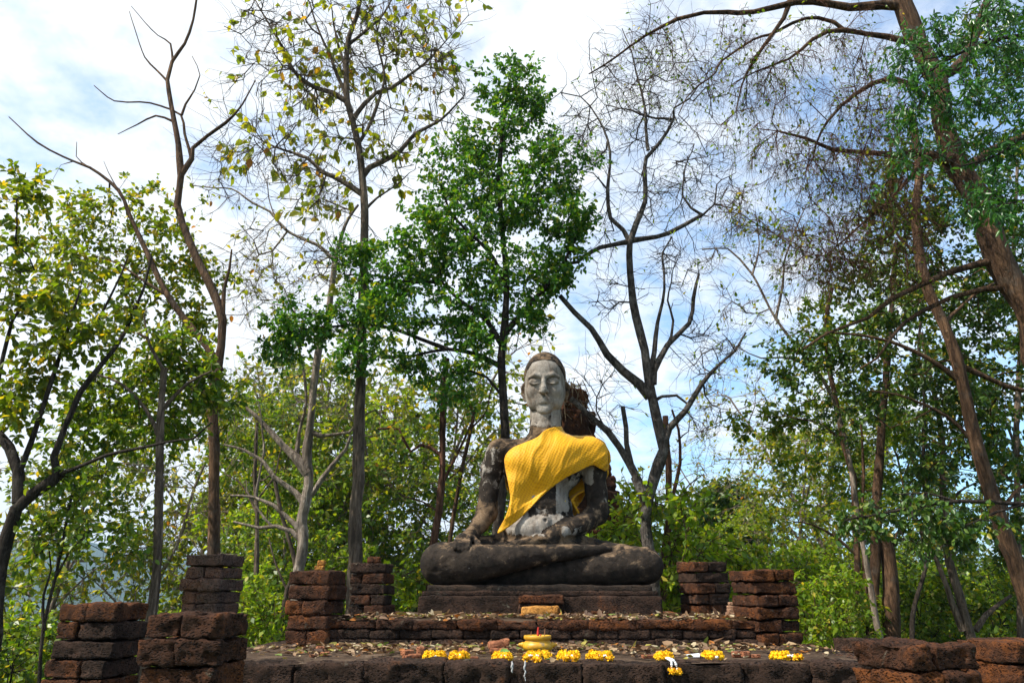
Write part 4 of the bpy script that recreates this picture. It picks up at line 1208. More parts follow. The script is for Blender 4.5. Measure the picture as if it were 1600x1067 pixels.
make_tree("bare_lichen_tree", "bare twisting grey tree rising directly behind the statue's shoulder on the right, forked low", "tree", 12.4, [
    ([(1018, 930), (1014, 860), (1014, 800), (1022, 744), (1035, 702), (1027, 665), (1017, 615), (1004, 548), (991, 496), (985, 450), (982, 400), (984, 376)], 16, 6),
    ([(984, 378), (974, 360), (953, 341), (947, 294), (950, 236), (934, 184), (908, 152), (876, 145)], 4.2, .9),
    ([(984, 378), (994, 350), (1007, 315), (1006, 280), (1008, 247), (1027, 226), (1042, 205), (1052, 187)], 5, 2.5),
    ([(1013, 235), (1006, 178), (994, 115), (986, 73), (972, 45)], 3, .8), ([(1052, 187), (1025, 184), (1002, 178), (970, 173), (940, 180)], 2.6, .6),
    ([(984, 376), (1008, 372), (1044, 362), (1070, 350), (1097, 336)], 5, 3), ([(1097, 336), (1080, 325), (1068, 305), (1076, 252), (1085, 225)], 2.4, .7), ([(1097, 337), (1115, 320), (1120, 290), (1150, 270)], 2, .6),
    ([(1016, 620), (1000, 600), (976, 578), (950, 552), (920, 515), (897, 489), (875, 462)], 8.5, 4), ([(979, 378), (939, 388), (902, 409), (876, 412), (850, 418), (820, 440)], 4.5, 1.5),
    ([(1037, 692), (1048, 668), (1074, 641), (1099, 600), (1125, 569), (1148, 548), (1165, 520)], 7, 1.5), ([(1018, 628), (1034, 620), (1055, 620), (1076, 632)], 3.2, 2),
    ([(1021, 600), (1024, 580), (1043, 538), (1074, 502), (1085, 465), (1092, 428)], 6, 2.5), ([(1018, 575), (1030, 505), (1040, 450), (1036, 395), (1050, 370)], 4.5, 1.2), ([(1043, 538), (1055, 500), (1045, 470), (1050, 430)], 3, 1),
    ([(1006, 768), (981, 722), (950, 677), (920, 650), (892, 622)], 7.5, 4.5), ([(988, 735), (980, 695), (976, 670), (973, 635)], 5, 3.5), ([(1012, 800), (1000, 770), (990, 745)], 6, 5),
    ([(950, 677), (935, 640), (940, 600), (960, 580)], 1.8, .6), ([(1099, 600), (1110, 630), (1140, 640)], 1.5, .6), ([(947, 294), (925, 270), (905, 265)], 1.6, .6)],
    [(960, 180, 95, 110, 120), (1040, 140, 85, 90, 90), (900, 210, 50, 80, 44), (1080, 260, 75, 70, 64), (1010, 300, 70, 60, 36), (940, 350, 40, 70, 18), (1060, 420, 60, 60, 36), (1130, 330, 50, 60, 26), (930, 470, 50, 50, 18), (1100, 540, 60, 60, 34), (950, 620, 50, 60, 22), (1150, 560, 40, 50, 14), (1090, 660, 50, 40, 14)],
    'bark_lichen', 27, rtip=.0075, tw=dict(per=3, length=.75, r=.0050, kink=.5, segs=4, spread=.7), lv=dict(per=2, size=.08, keep=.16, droop=.7, tmpl=LEAF_L), leaf='leaf_bright', base_z=-1.8, wob=.05, jitter=.34, bias=.3, seg=.22)
make_tree("dead_tree", "reddish dead gnarled trunk just behind the base of the bare grey tree", "tree", 14.5, [
    ([(1036, 935), (1042, 850), (1046, 770), (1041, 700), (1040, 650)], 9, 5), ([(1043, 905), (1056, 860), (1052, 810), (1050, 770), (1060, 720), (1058, 670), (1050, 640)], 5.5, 2), ([(1052, 790), (1075, 760), (1100, 740)], 2, .6), ([(1040, 905), (1060, 850), (1085, 800), (1092, 770)], 2.2, .8), ([(1058, 690), (1075, 670), (1078, 650)], 1.5, .6)],
    [(1075, 700, 40, 60, 10), (1050, 640, 30, 30, 6)], 'bark_red', 28, rtip=.003, tw=dict(per=2, length=.4), base_z=-2.2, wob=.06)
make_tree("leaning_tree", "thick leaning brown trunk at the right edge whose drooping reddish twigs hang over the sky", "tree", 8.6, [
    ([(1770, 1150), (1720, 880), (1675, 660), (1625, 530), (1598, 478), (1563, 410), (1538, 340), (1512, 270), (1482, 205), (1458, 140), (1432, 65), (1405, -15)], 31, 19),
    ([(1500, 240), (1478, 252), (1454, 246), (1400, 240), (1349, 231), (1305, 228), (1262, 210), (1215, 205)], 10, 1.5),
    ([(1415, 10), (1380, 8), (1330, 12), (1260, 6), (1180, 10), (1130, 18), (1091, 21), (1050, 30), (1000, 55), (957, 88), (920, 116)], 8, 1),
    ([(1440, 70), (1390, 55), (1322, 50), (1270, 68), (1230, 92), (1180, 112), (1150, 128)], 6, 1),
    ([(1240, -15), (1228, 28), (1212, 52), (1185, 95), (1160, 136), (1150, 175)], 5, 1),
    ([(1560, 408), (1530, 412), (1479, 424), (1440, 445), (1401, 465), (1351, 500), (1290, 522), (1255, 545)], 7, 1.5),
    ([(1578, 450), (1540, 452), (1493, 468), (1450, 490), (1422, 504), (1385, 540), (1345, 575)], 5.5, 1.2),
    ([(1470, 170), (1440, 150), (1390, 130), (1340, 150), (1300, 190), (1270, 250)], 6, 1),
    ([(1510, 260), (1550, 230), (1590, 215), (1640, 200)], 8, 4), ([(1460, 135), (1500, 90), (1530, 30), (1550, -20)], 9, 6),
    ([(1454, 246), (1410, 290), (1370, 330), (1330, 370), (1290, 400)], 4, 1), ([(1322, 50), (1280, 30), (1220, 40), (1150, 80), (1090, 130), (1060, 180)], 3.5, .8)],
    [(1370, 170, 90, 80, 180), (1290, 260, 90, 80, 150), (1380, 300, 90, 70, 165), (1220, 120, 90, 70, 105), (1120, 90, 90, 60, 84), (1180, 220, 80, 80, 75), (1240, 380, 80, 70, 90), (1330, 390, 80, 60, 120), (1030, 60, 70, 50, 45), (1420, 400, 60, 50, 60), (1330, 60, 80, 50, 75), (1160, 330, 50, 50, 24), (960, 110, 40, 40, 18)],
    'bark_brown', 29, rtip=.0042, tw=dict(per=5, length=.50, r=.0025, down=.5, segs=4), lv=dict(per=2, size=.05, keep=.22, droop=.5), leaf='leaf_green', twig_bark='bark_red', base_z=-.6, wob=.10, jitter=.26, bias=.5, seg=.16, drop=.06)
make_tree("glossy_leaved_tree", "near leafy branches with large glossy hanging green leaves in the upper right corner", "tree", 6.6, [
    ([(2150, 1250), (2050, 800), (1900, 400), (1780, 150), (1720, -60)], 26, 14), ([(1820, 230), (1720, 200), (1640, 190), (1560, 240), (1500, 260)], 6, 1.2), ([(1770, 110), (1680, 60), (1580, 60), (1490, 90), (1440, 120)], 6, 1.2), ([(1900, 400), (1760, 330), (1650, 310), (1570, 320)], 6, 1.5)],
    [(1540, 60, 100, 70, 80), (1560, 180, 75, 80, 66), (1480, 130, 60, 70, 36), (1590, 290, 50, 70, 40), (1450, 60, 60, 50, 22), (1440, 170, 50, 50, 16), (1530, 300, 50, 40, 16), (1400, 110, 50, 50, 12), (1440, 260, 50, 40, 12)],
    'bark_dark', 30, tw=dict(per=3, length=.26, r=.002, down=.3), lv=dict(per=6, size=.075, tmpl=LEAF_L, droop=.8, up=.3), leaf='leaf_big', base_z=-.4)
make_tree("green_curtain_tree", "brown leaning trunk of the right grove under a curtain of small dark leaves", "tree", 10.4, [
    ([(1660, 1060), (1598, 905), (1560, 800), (1530, 700), (1510, 620), (1495, 560), (1472, 500), (1454, 461), (1434, 390), (1432, 330), (1436, 269), (1425, 180)], 18, 6),
    ([(1498, 570), (1540, 590), (1600, 610), (1640, 600)], 5, 3), ([(1505, 600), (1450, 560), (1380, 530), (1300, 520)], 5, 1.5), ([(1475, 505), (1520, 460), (1560, 440)], 4, 1.5), ([(1530, 700), (1480, 650), (1420, 620), (1360, 610)], 4, 1.2), ([(1560, 800), (1600, 760), (1640, 740)], 4, 2), ([(1436, 400), (1400, 360), (1390, 310)], 3, 1)],
    [(1290, 550, 90, 60, 60), (1390, 570, 90, 75, 74), (1480, 630, 75, 80, 60), (1550, 560, 60, 85, 56), (1535, 700, 60, 75, 50), (1390, 480, 90, 60, 60), (1480, 420, 70, 70, 40), (1570, 430, 40, 70, 28), (1440, 340, 70, 60, 24), (1580, 660, 40, 60, 26), (1560, 800, 50, 50, 24), (1450, 740, 75, 55, 40), (1220, 580, 50, 40, 18), (1330, 640, 60, 50, 30), (1500, 230, 80, 80, 40), (1560, 340, 50, 70, 30), (1580, 120, 60, 90, 50), (1420, 260, 60, 70, 50), (1500, 330, 80, 70, 70), (1570, 230, 50, 80, 50), (1400, 340, 70, 60, 50), (1560, 460, 60, 60, 50), (1350, 420, 60, 50, 30), (1540, 60, 80, 60, 40)],
    'bark_brown', 31, tw=dict(per=4, length=.26, r=.0022), lv=dict(per=7, size=.072, droop=.4), leaf='leaf_dark', base_z=-.8, wob=.03, back=.9)
make_tree("slender_tree", "straight slender grey trunk with dark hanging leaves at the extreme right edge", "tree", 13.5, [
    ([(1597, 1010), (1590, 860), (1588, 700), (1592, 520), (1585, 380), (1590, 250)], 7, 3), ([(1588, 700), (1560, 640), (1520, 620)], 2.5, 1), ([(1591, 540), (1550, 500), (1520, 480)], 2.5, 1), ([(1590, 860), (1565, 840), (1545, 850)], 2, .8)],
    [(1560, 620, 50, 60, 40), (1575, 740, 40, 60, 34), (1540, 480, 60, 60, 44), (1580, 360, 45, 60, 34), (1585, 860, 40, 50, 26), (1510, 560, 50, 50, 24)], 'bark_grey', 42, tw=dict(per=4, length=.3, down=.3), lv=dict(per=7, size=.085, droop=.5), leaf='leaf_dark', base_z=-1.6, back=.5)
make_tree("slender_tree", "thin dark sinuous trunk rising between trunk cluster and dark leaning trunk", "tree", 12.6, [
    ([(1425, 1010), (1430, 940), (1448, 880), (1452, 820), (1440, 740), (1445, 640), (1436, 540), (1446, 440)], 5, 2), ([(1448, 880), (1420, 850), (1395, 800)], 2, .8), ([(1440, 740), (1465, 700), (1480, 660)], 2, .8)],
    [(1440, 560, 50, 60, 26), (1430, 660, 50, 50, 20), (1400, 780, 40, 40, 12), (1450, 450, 50, 50, 26)], 'bark_dark', 43, tw=dict(per=4, length=.3), lv=dict(per=6, size=.08), leaf='leaf_green', base_z=-1.5, back=.6)
make_tree("triple_trunk_tree", "cluster of close reddish trunks behind the low black pillar, right of the bright shrubs", "tree", 13.0, [
    ([(1341, 1010), (1340, 900), (1336, 800), (1326, 720), (1318, 690), (1300, 600), (1290, 520), (1300, 450)], 8, 3.5), ([(1362, 1010), (1368, 800), (1373, 740), (1380, 655), (1386, 560), (1396, 460), (1400, 380)], 10, 4), ([(1393, 1010), (1390, 920), (1385, 860), (1378, 835)], 14, 10), ([(1352, 1010), (1350, 900), (1345, 820), (1350, 740), (1345, 660)], 5, 2), ([(1385, 870), (1400, 845), (1402, 830)], 3, 1.2), ([(1342, 870), (1310, 840), (1270, 820), (1240, 815)], 3, 1), ([(1318, 690), (1280, 660), (1230, 650)], 3, 1)],
    [(1300, 500, 70, 60, 40), (1390, 420, 70, 70, 44), (1330, 620, 60, 60, 30), (1250, 640, 60, 50, 28), (1400, 620, 50, 60, 26), (1270, 730, 60, 50, 22), (1200, 660, 50, 50, 18), (1350, 720, 60, 50, 20)],
    'bark_brown', 32, tw=dict(per=4, length=.3), lv=dict(per=6, size=.09, droop=.4), leaf='leaf_green', base_z=-1.6, wob=.03, back=1.0)
make_tree("pale_leaning_tree", "pale bare tree leaning left in front of the right grove's sky gap", "tree", 12.0, [
    ([(1345, 830), (1310, 650), (1280, 585), (1249, 546), (1212, 499), (1175, 430), (1155, 405), (1136, 388), (1097, 390)], 6.5, 1.5), ([(1212, 499), (1225, 440), (1230, 390), (1260, 320)], 2.6, .8), ([(1175, 430), (1185, 380), (1180, 330)], 2, .6), ([(1280, 585), (1240, 560), (1190, 560), (1150, 540)], 2.6, .8)],
    [(1170, 380, 70, 60, 36), (1230, 400, 50, 80, 26), (1160, 480, 60, 50, 22), (1240, 500, 50, 50, 16), (1120, 420, 40, 40, 12)], 'bark_pale', 33, rtip=.006, tw=dict(per=5, length=.45, r=.004), lv=dict(per=2, size=.07, keep=.25), leaf='leaf_yg', base_z=-1.4, jitter=.2)
make_tree("twin_trunk_tree", "pair of leaning tan trunks low in the right grove, left of the dark leaning trunk", "tree", 12.2, [
    ([(1522, 1010), (1500, 930), (1482, 870), (1475, 800), (1472, 720), (1465, 640), (1450, 575), (1440, 520)], 11, 3), ([(1505, 985), (1488, 940), (1460, 870), (1440, 830)], 6, 2.5), ([(1477, 800), (1500, 770), (1540, 745)], 3, 1), ([(1472, 720), (1440, 690), (1410, 690)], 2.5, 1), ([(1524, 985), (1540, 960), (1560, 945), (1580, 930)], 5, 2.5)],
    [(1470, 620, 60, 70, 36), (1440, 700, 50, 50, 22), (1530, 720, 50, 50, 22), (1500, 820, 60, 50, 20), (1430, 540, 50, 50, 20)], 'bark_grey', 34, tw=dict(per=4, length=.28), lv=dict(per=5, size=.085), leaf='leaf_dark', base_z=-1.4, back=1.0)
make_tree("overhanging_bough", "near dark leafy bough stretched level across the right grove at mid height", "tree", 7.6, [
    ([(2050, 1200), (1900, 950), (1780, 830), (1700, 800), (1600, 787), (1500, 785), (1420, 793), (1350, 806), (1322, 812)], 10, 1.6), ([(1600, 787), (1555, 800), (1510, 820)], 3, 1), ([(1500, 785), (1450, 770), (1400, 772)], 2.5, .8)],
    [(1360, 818, 55, 28, 18), (1430, 830, 60, 32, 20), (1490, 808, 55, 28, 14), (1550, 826, 50, 32, 12), (1410, 790, 50, 22, 10)], 'bark_dark', 35, tw=dict(per=4, length=.2, r=.002, down=.2), lv=dict(per=5, size=.062, droop=.6), leaf='leaf_dark', base_z=.2)
# slim trunks between the teak tree and the statue
make_tree("slender_tree", "slender reddish tree between teak trunk and statue, with one crooked pale branch", "tree", 13.5, [
    ([(664, 940), (676, 850), (686, 780), (692, 735), (691, 680), (694, 610), (698, 560)], 9, 5), ([(690, 712), (672, 700), (655, 695), (640, 705), (632, 690), (625, 672), (590, 670)], 3.2, 1.5), ([(688, 760), (720, 700), (738, 655), (735, 640), (720, 620), (695, 600), (670, 585)], 3, 1), ([(686, 800), (660, 785), (630, 775)], 2, .8)],
    [(640, 640, 60, 50, 26), (740, 640, 30, 40, 10), (620, 740, 60, 50, 22), (720, 760, 30, 60, 14)], 'bark_red', 36, tw=dict(per=3, length=.4), lv=dict(per=2, size=.10, keep=.5), leaf='leaf_teak', base_z=-2)
make_tree("slender_tree", "thin straight pole-like trunk leaning right, close behind the slender reddish tree", "tree", 14.2, [
    ([(688, 930), (700, 860), (712, 790), (722, 730), (735, 670), (742, 640)], 6, 3), ([(722, 730), (700, 750), (670, 755)], 2, .8), ([(735, 670), (760, 640), (770, 600)], 2, .8)],
    [(745, 610, 40, 40, 14), (690, 700, 50, 40, 14)], 'bark_brown', 37, tw=dict(per=3, length=.35), lv=dict(per=4, size=.09), leaf='leaf_green', base_z=-2.2)
make_tree("slender_tree", "straight pale slender trunk behind the gap between grey and brown left pillars", "tree", 15.0, [
    ([(393, 1030), (397, 950), (400, 860), (402, 800), (398, 740), (402, 660)], 6.5, 3), ([(400, 800), (380, 760), (350, 740)], 2, .8), ([(402, 780), (430, 740), (440, 700)], 2, .8)],
    [(390, 690, 60, 50, 34), (440, 660, 40, 50, 20), (350, 720, 40, 40, 16), (400, 620, 60, 40, 26)], 'bark_grey', 38, tw=dict(per=4, length=.35), lv=dict(per=6, size=.09), leaf='leaf_green', base_z=-3, back=2.2)
make_tree("slender_tree", "leaning pale forked trunk just left of the brown left pillar", "tree", 14.0, [
    ([(424, 1040), (436, 980), (448, 920), (462, 890), (455, 850), (440, 800), (428, 740)], 7, 3), ([(448, 920), (430, 880), (420, 840)], 2.5, 1)],
    [(430, 760, 50, 50, 28), (400, 830, 50, 50, 24), (470, 740, 40, 50, 20)], 'bark_grey', 39, tw=dict(per=4, length=.35), lv=dict(per=6, size=.09), leaf='leaf_green', base_z=-3, back=2.2)
make_tree("slender_tree", "spindly crooked tree with drooping dark leaves left of the leftmost pillar", "tree", 8.5, [
    ([(62, 1085), (70, 980), (88, 900), (97, 850), (105, 800), (118, 750)], 4.5, 2), ([(70, 985), (68, 930), (80, 890), (76, 850)], 3, 1), ([(88, 900), (110, 860), (140, 830)], 2, .8)],
    [(110, 820, 60, 70, 36), (40, 860, 40, 50, 18), (150, 760, 60, 50, 28), (90, 740, 60, 40, 24), (180, 830, 50, 50, 22)], 'bark_dark', 40, tw=dict(per=3, length=.28), lv=dict(per=4, size=.072), leaf='leaf_green', base_z=-1)
make_tree("round_tree", "round dark bushy tree above the slim dark pillar, standing clear against pale sky", "tree", 26, [
    ([(1135, 1000), (1138, 930), (1140, 860), (1135, 800)], 4.5, 2.5), ([(1140, 880), (1115, 830), (1095, 790)], 2, 1), ([(1139, 900), (1165, 850), (1180, 800)], 2, 1)],
    [(1120, 780, 40, 36, 46), (1150, 800, 45, 50, 56), (1095, 820, 34, 40, 36), (1130, 850, 50, 45, 44), (1175, 840, 32, 45, 28), (1100, 880, 36, 30, 18)], 'bark_dark', 41, tw=dict(per=3, length=.8, r=.006, segs=4, spread=.65, kink=.28), lv=dict(per=7, size=.21, tmpl=LEAF_Q), leaf='leaf_dark', base_z=-4)

# ------------------------------------------------------------------ the wood behind: prototypes grown once, then copied
def wood_proto(name, cat, h, rx, crown_lo, n, leaf, bark, seed, lsize, per, tr=.09, twl=.5, twp=4, tmpl=LEAF_Q, lean=.1):
    g = Grower(seed); rng = g.rng
    lx, ly = rng.normal(0, lean * h, 2)
    tp = g.limb([(0, 0, 0), (lx * .1, ly * .1, h * .3), (lx * .5, ly * .5, h * .6), (lx, ly, h * .92)], tr, tr * .25, step=.4, wob=.12, sides=7, flare=.3)
    for k in range(4):
        q = tp[int(len(tp) * rng.uniform(.3, .75))]
        a = rng.uniform(0, 2 * np.pi); e = q + np.array((math.cos(a) * rx * .7, math.sin(a) * rx * .7, h * rng.uniform(.12, .28)))
        g.limb([q, (q + e) / 2 + rng.normal(0, .15, 3), e], tr * .4, tr * .12, step=.4, wob=.1, sides=5)
    A = []
    nc = 13
    for k in range(nc):
        zz = crown_lo + (1 - crown_lo) * ((k + .5) / nc)
        w = rx * (math.sin(math.pi * min(1, .16 + .84 * (1 - (zz - crown_lo) / (1 - crown_lo)))) ** .6 * .8 + .15)
        a = k * 2.4 + rng.uniform(-.5, .5)
        c = np.array((lx * zz + math.cos(a) * w * .55, ly * zz + math.sin(a) * w * .55, zz * h))
        m = n // nc
        A.append(c + unit(rng.normal(0, 1, (m, 3))) * rng.uniform(.1, 1, (m, 1)) ** .45 * np.array((rx * .42, rx * .42, h * .10)))
    g.grow(np.concatenate(A), .3, .008, seg=.5, jitter=.16)
    PT = g.twigs(per=twp, length=twl, r=.006)
    o = empty(name)
    for k, (V, Q) in enumerate(g.limbs): add("trunk" if k == 0 else "limb", mesh_from("trunk", V, [Q], M[bark]), o)
    add("branchwork", g.net.mesh("branchwork", M[bark]), o)
    V, F = g.leaves(PT, per=per, size=lsize, tmpl=tmpl)
    add("crown", mesh_from("crown", V, [F], M[leaf]), o)
    o['_h'] = h
    return o
protos = {
    'broad': wood_proto("woodland_tree", "tree", 8.0, 2.6, .25, 300, 'leaf_green', 'bark_grey', 51, .125, 8, twp=5),
    'tall': wood_proto("woodland_tree", "tree", 10.0, 2.0, .3, 300, 'leaf_dark', 'bark_brown', 52, .12, 8, twp=5),
    'bright': wood_proto("woodland_tree", "tree", 7.0, 2.4, .15, 300, 'leaf_bright', 'bark_pale', 53, .125, 8, twp=5),
    'yellow': wood_proto("woodland_tree", "tree", 8.0, 2.2, .3, 240, 'leaf_yg', 'bark_pale', 54, .13, 6, twp=5),
    'sparse': wood_proto("bare_woodland_tree", "tree", 8.5, 2.0, .25, 200, 'leaf_teak', 'bark_pale', 55, .13, 1, twl=.8),
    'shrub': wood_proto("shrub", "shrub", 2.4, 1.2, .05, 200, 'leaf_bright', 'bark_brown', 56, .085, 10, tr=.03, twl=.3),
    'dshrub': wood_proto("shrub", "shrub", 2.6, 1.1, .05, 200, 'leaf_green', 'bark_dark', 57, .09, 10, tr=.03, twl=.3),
}
used = set()
def wood(kind, px, Y, toppy, label, wide=1.0):
    p = protos[kind]
    o = p if kind not in used else copy_tree(p)
    used.add(kind)
    x = at(px, 900, Y).x
    z = float(ground_height(np.array(x), np.array(float(Y)))) - .1
    top = at(px, toppy, Y).z
    s = max(.3, (top - z) / p['_h'])
    rs = random.Random(px * 7 + int(Y * 10))
    o.location = (x, Y, z); o.scale = (s * wide * rs.uniform(.9, 1.1),) * 2 + (s,)
    o.rotation_euler = (0, 0, rs.uniform(0, 6.28))
    tag(o, label, 'shrub' if 'shrub' in kind else 'tree', 'shrubs below the wood' if 'shrub' in kind else 'trees of the wood behind', 'thing')
for a in [
    ('yellow', 75, 23, 690, "leafy green woodland tree between the forked tree and the leftmost pillar"),
    ('yellow', 300, 26, 640, "airy yellowish woodland tree right of the slim grey trunk"),
    ('sparse', 205, 24, 640, "thin half bare woodland tree above the leftmost pillar"),
    ('yellow', 385, 24, 600, "airy yellowish woodland tree behind the straight pale slender trunk"),
    ('yellow', 425, 30, 540, "yellowish woodland tree behind the many limbed pale tree"),
    ('bright', 505, 26, 650, "bright woodland tree filling the gap between pale tree and teak trunk"),
    ('broad', 600, 25, 650, "green woodland tree just right of the teak trunk"),
    ('yellow', 655, 27, 580, "thin yellow-green woodland tree above the slim black left pillar"),
    ('broad', 725, 26, 740, "low green woodland tree at the statue's resting arm"),
    ('sparse', 345, 30, 660, "half bare bright green woodland tree behind the reddish bare topped trunk"),
    ('bright', 460, 20, 760, "bright low woodland tree beside the leftmost brown pillar"),
    ('sparse', 560, 30, 540, "half bare woodland tree behind the teak trunk"),
    ('bright', 1075, 30, 800, "bright low woodland tree between the dead trunk and round tree"),
    ('bright', 1205, 24, 790, "bright green woodland tree directly above the pitted brown pillar"),
    ('yellow', 1235, 19, 660, "yellow-green woodland tree left of the reddish trunk cluster"),
    ('yellow', 1300, 28, 660, "green woodland tree behind the reddish trunk cluster"),
    ('sparse', 1190, 28, 690, "half bare greyish woodland tree above the bright green tree"),
    ('yellow', 1500, 30, 760, "green woodland tree in the middle of the right grove"),
    ('tall', 1470, 27, 620, "tall dark woodland tree in the depth of the right grove behind twin trunks"),
    ('bright', 1430, 34, 850, "low sunlit woodland tree seen beneath the level bough"),
    ('bright', 1560, 30, 860, "low sunlit woodland tree at right behind the leaning trunks"),
    ('sparse', 1340, 20, 560, "half bare woodland tree rising through the right grove"),
    ('broad', 1010, 32, 830, "low green woodland tree by the statue's raised elbow"),
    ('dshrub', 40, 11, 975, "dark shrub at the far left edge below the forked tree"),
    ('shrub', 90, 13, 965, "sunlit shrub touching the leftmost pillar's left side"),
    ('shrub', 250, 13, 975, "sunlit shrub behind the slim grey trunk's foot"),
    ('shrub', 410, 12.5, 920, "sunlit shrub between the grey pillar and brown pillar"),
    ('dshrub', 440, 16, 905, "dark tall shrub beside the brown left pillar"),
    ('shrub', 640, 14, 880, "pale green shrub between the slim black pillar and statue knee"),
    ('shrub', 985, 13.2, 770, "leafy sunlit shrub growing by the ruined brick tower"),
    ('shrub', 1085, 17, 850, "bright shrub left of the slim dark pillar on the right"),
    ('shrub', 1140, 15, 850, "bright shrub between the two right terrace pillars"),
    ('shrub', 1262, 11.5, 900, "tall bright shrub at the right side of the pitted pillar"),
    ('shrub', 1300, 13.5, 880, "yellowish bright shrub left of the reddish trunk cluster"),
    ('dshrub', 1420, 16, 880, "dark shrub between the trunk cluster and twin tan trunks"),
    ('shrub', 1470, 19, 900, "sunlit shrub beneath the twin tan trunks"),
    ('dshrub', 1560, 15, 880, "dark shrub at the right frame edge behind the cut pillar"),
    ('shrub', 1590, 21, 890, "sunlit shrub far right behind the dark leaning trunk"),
    ('shrub', 1230, 17, 860, "bright shrub showing right above the pitted pillar's top"),
]: wood(*a)
for k, p in protos.items():
    if k not in used: print("unused", k)

# low cover between the shrubs and the distant wood of the valley
def build_cover():
    rng = np.random.default_rng(77)
    n = 60000
    x = rng.uniform(-26, 26, n); y = rng.uniform(10.5, 46, n)
    ok = ~((x > -3.6) & (x < 3.2) & (y < 12.2))
    x, y = x[ok], y[ok]
    dens = vnoise(np.stack([x, y, 0 * x], -1), .45, 4)
    ok = dens > -.35; x, y, dens = x[ok], y[ok], dens[ok]
    z = ground_height(x, y) + rng.uniform(0, 1, len(x)) ** 1.3 * (.35 + .6 * np.clip(dens + .3, 0, 1))
    P = np.stack([x, y, z], -1)
    D = rng.normal(0, 1, P.shape); D[:, 2] = np.abs(D[:, 2]) * .6
    V, F = leaf_mesh(P, D, .125, LEAF_O, rng, .6)
    tag(add("undergrowth", mesh_from("undergrowth", V, [F], M['leaf_green'])), "leafy green undergrowth covering the slope behind the terrace", "undergrowth", None, 'stuff')
    # far wood in the valley: leaf clumps of whole crowns
    n = 5200
    az = rng.uniform(R(-52), R(52), n); r = np.exp(rng.uniform(math.log(48), math.log(900), n))
    x, y = r * np.sin(az), r * np.cos(az)
    z = ground_height(x, y)
    k = 16
    cr = rng.uniform(2.0, 3.8, n)
    off = unit(rng.normal(0, 1, (n, k, 3))) * rng.uniform(.5, 1, (n, k, 1))
    P = np.stack([x, y, z + cr * 1.1], -1)[:, None] + off * cr[:, None, None] * np.array((1, 1, 1.15))
    D = rng.normal(0, 1, (n * k, 3))
    V, F = leaf_mesh(P.reshape(-1, 3), D, 2.3, LEAF_Q, rng, .8)
    tag(add("distant_wood", mesh_from("distant_wood", V, [F], M['leaf_green'])), "distant wood filling the valley below the hills", "wood", None, 'stuff')
build_cover()

def build_haze():
    m, nt, out = new_mat("pale_air")
    v = nt.nodes.new("ShaderNodeVolumePrincipled")
    v.inputs['Color'].default_value = (0.50, 0.72, 1.0, 1); v.inputs['Density'].default_value = 0.00022
    v.inputs['Anisotropy'].default_value = 0.2
    nt.links.new(v.outputs[0], out.inputs['Volume'])
    lo, hi = np.array((-6150.0, -6150, -75)), np.array((6150.0, 6150, 190))
    V = np.array([[x, y, z] for x in (0, 1) for y in (0, 1) for z in (0, 1)]) * (hi - lo) + lo
    F = np.array([(0, 1, 3, 2), (4, 6, 7, 5), (0, 4, 5, 1), (2, 3, 7, 6), (0, 2, 6, 4), (1, 5, 7, 3)])
    o = add("haze", mesh_from("haze", V, [F], m, False))
    o['kind'] = 'stuff'; o['label'] = "thin pale haze filling the air over the valley"
build_haze()
# ------------------------------------------------------------------ ruined tower behind the statue
def build_tower():
    Y = 16.5
    z0 = float(ground_height(np.array(1.3), np.array(Y))) - .2
    c = np.array((at(893, 700, Y).x, Y, z0))
    o = tag(empty("ruined_tower", tuple(c)), "ruined stepped laterite tower with dry creeper on its broken top, behind the statue's shoulder", "tower", None, 'thing')
    rng = random.Random(4)
    for k, (pt, pb, hw) in enumerate([(612, 648, 26), (646, 694, 35), (692, 728, 43), (724, 748, 54), (746, 772, 60), (770, 802, 65), (800, 836, 82), (834, 880, 96), (878, 1000, 112)]):
        zt, zb = at(893, pt, Y).z, at(893, pb, Y).z
        zb = max(zb, z0)
        w = 2 * msize(hw, Y, pt) * .86
        V, F = rough_block((rng.uniform(-.03, .03), 0, (zt + zb) / 2 - z0), (w, w, zt - zb + .01), R(24), 60 + k, .07, .05, .05)
        # eroded horizontal courses
        cz = (V[:, 2] * 7.2) % 1.0
        dent = np.exp(-((cz - .5) / .12) ** 2) * .028
        rad = np.hypot(V[:, 0], V[:, 1]); s = 1 - dent / np.maximum(rad, .1)
        V[:, 0] *= s; V[:, 1] *= s
        add("tower_tier", mesh_from("tower_tier", V, [F], M['laterite'] if k % 3 else M['laterite_warm']), o)
    # dry creeper matted over the top
    g = np.random.default_rng(9); mb = MB()
    for i in range(420):
        a = g.uniform(0, 6.28); rr0 = g.uniform(.0, .46); zz = at(893, g.uniform(598, 665), Y).z
        p = np.array((c[0] + math.cos(a) * rr0, Y + math.sin(a) * rr0, zz + .05))
        d = np.array((math.cos(a) * .2, math.sin(a) * .2, -.9)) + g.normal(0, .45, 3)
        L = g.uniform(.15, .5)
        pts = [p, p + d * L * .5, p + d * L + g.normal(0, .05, 3)]
        V, Q = tube(np.array(pts) - c, [.012, .009, .005], 3); mb.add(V, Q)
    add("dry_creeper", mb.mesh("dry_creeper", M['straw']), o)
M['straw'] = mat_bark("straw", (0.13, 0.09, 0.05), (0.34, 0.26, 0.16), 14)
build_tower()

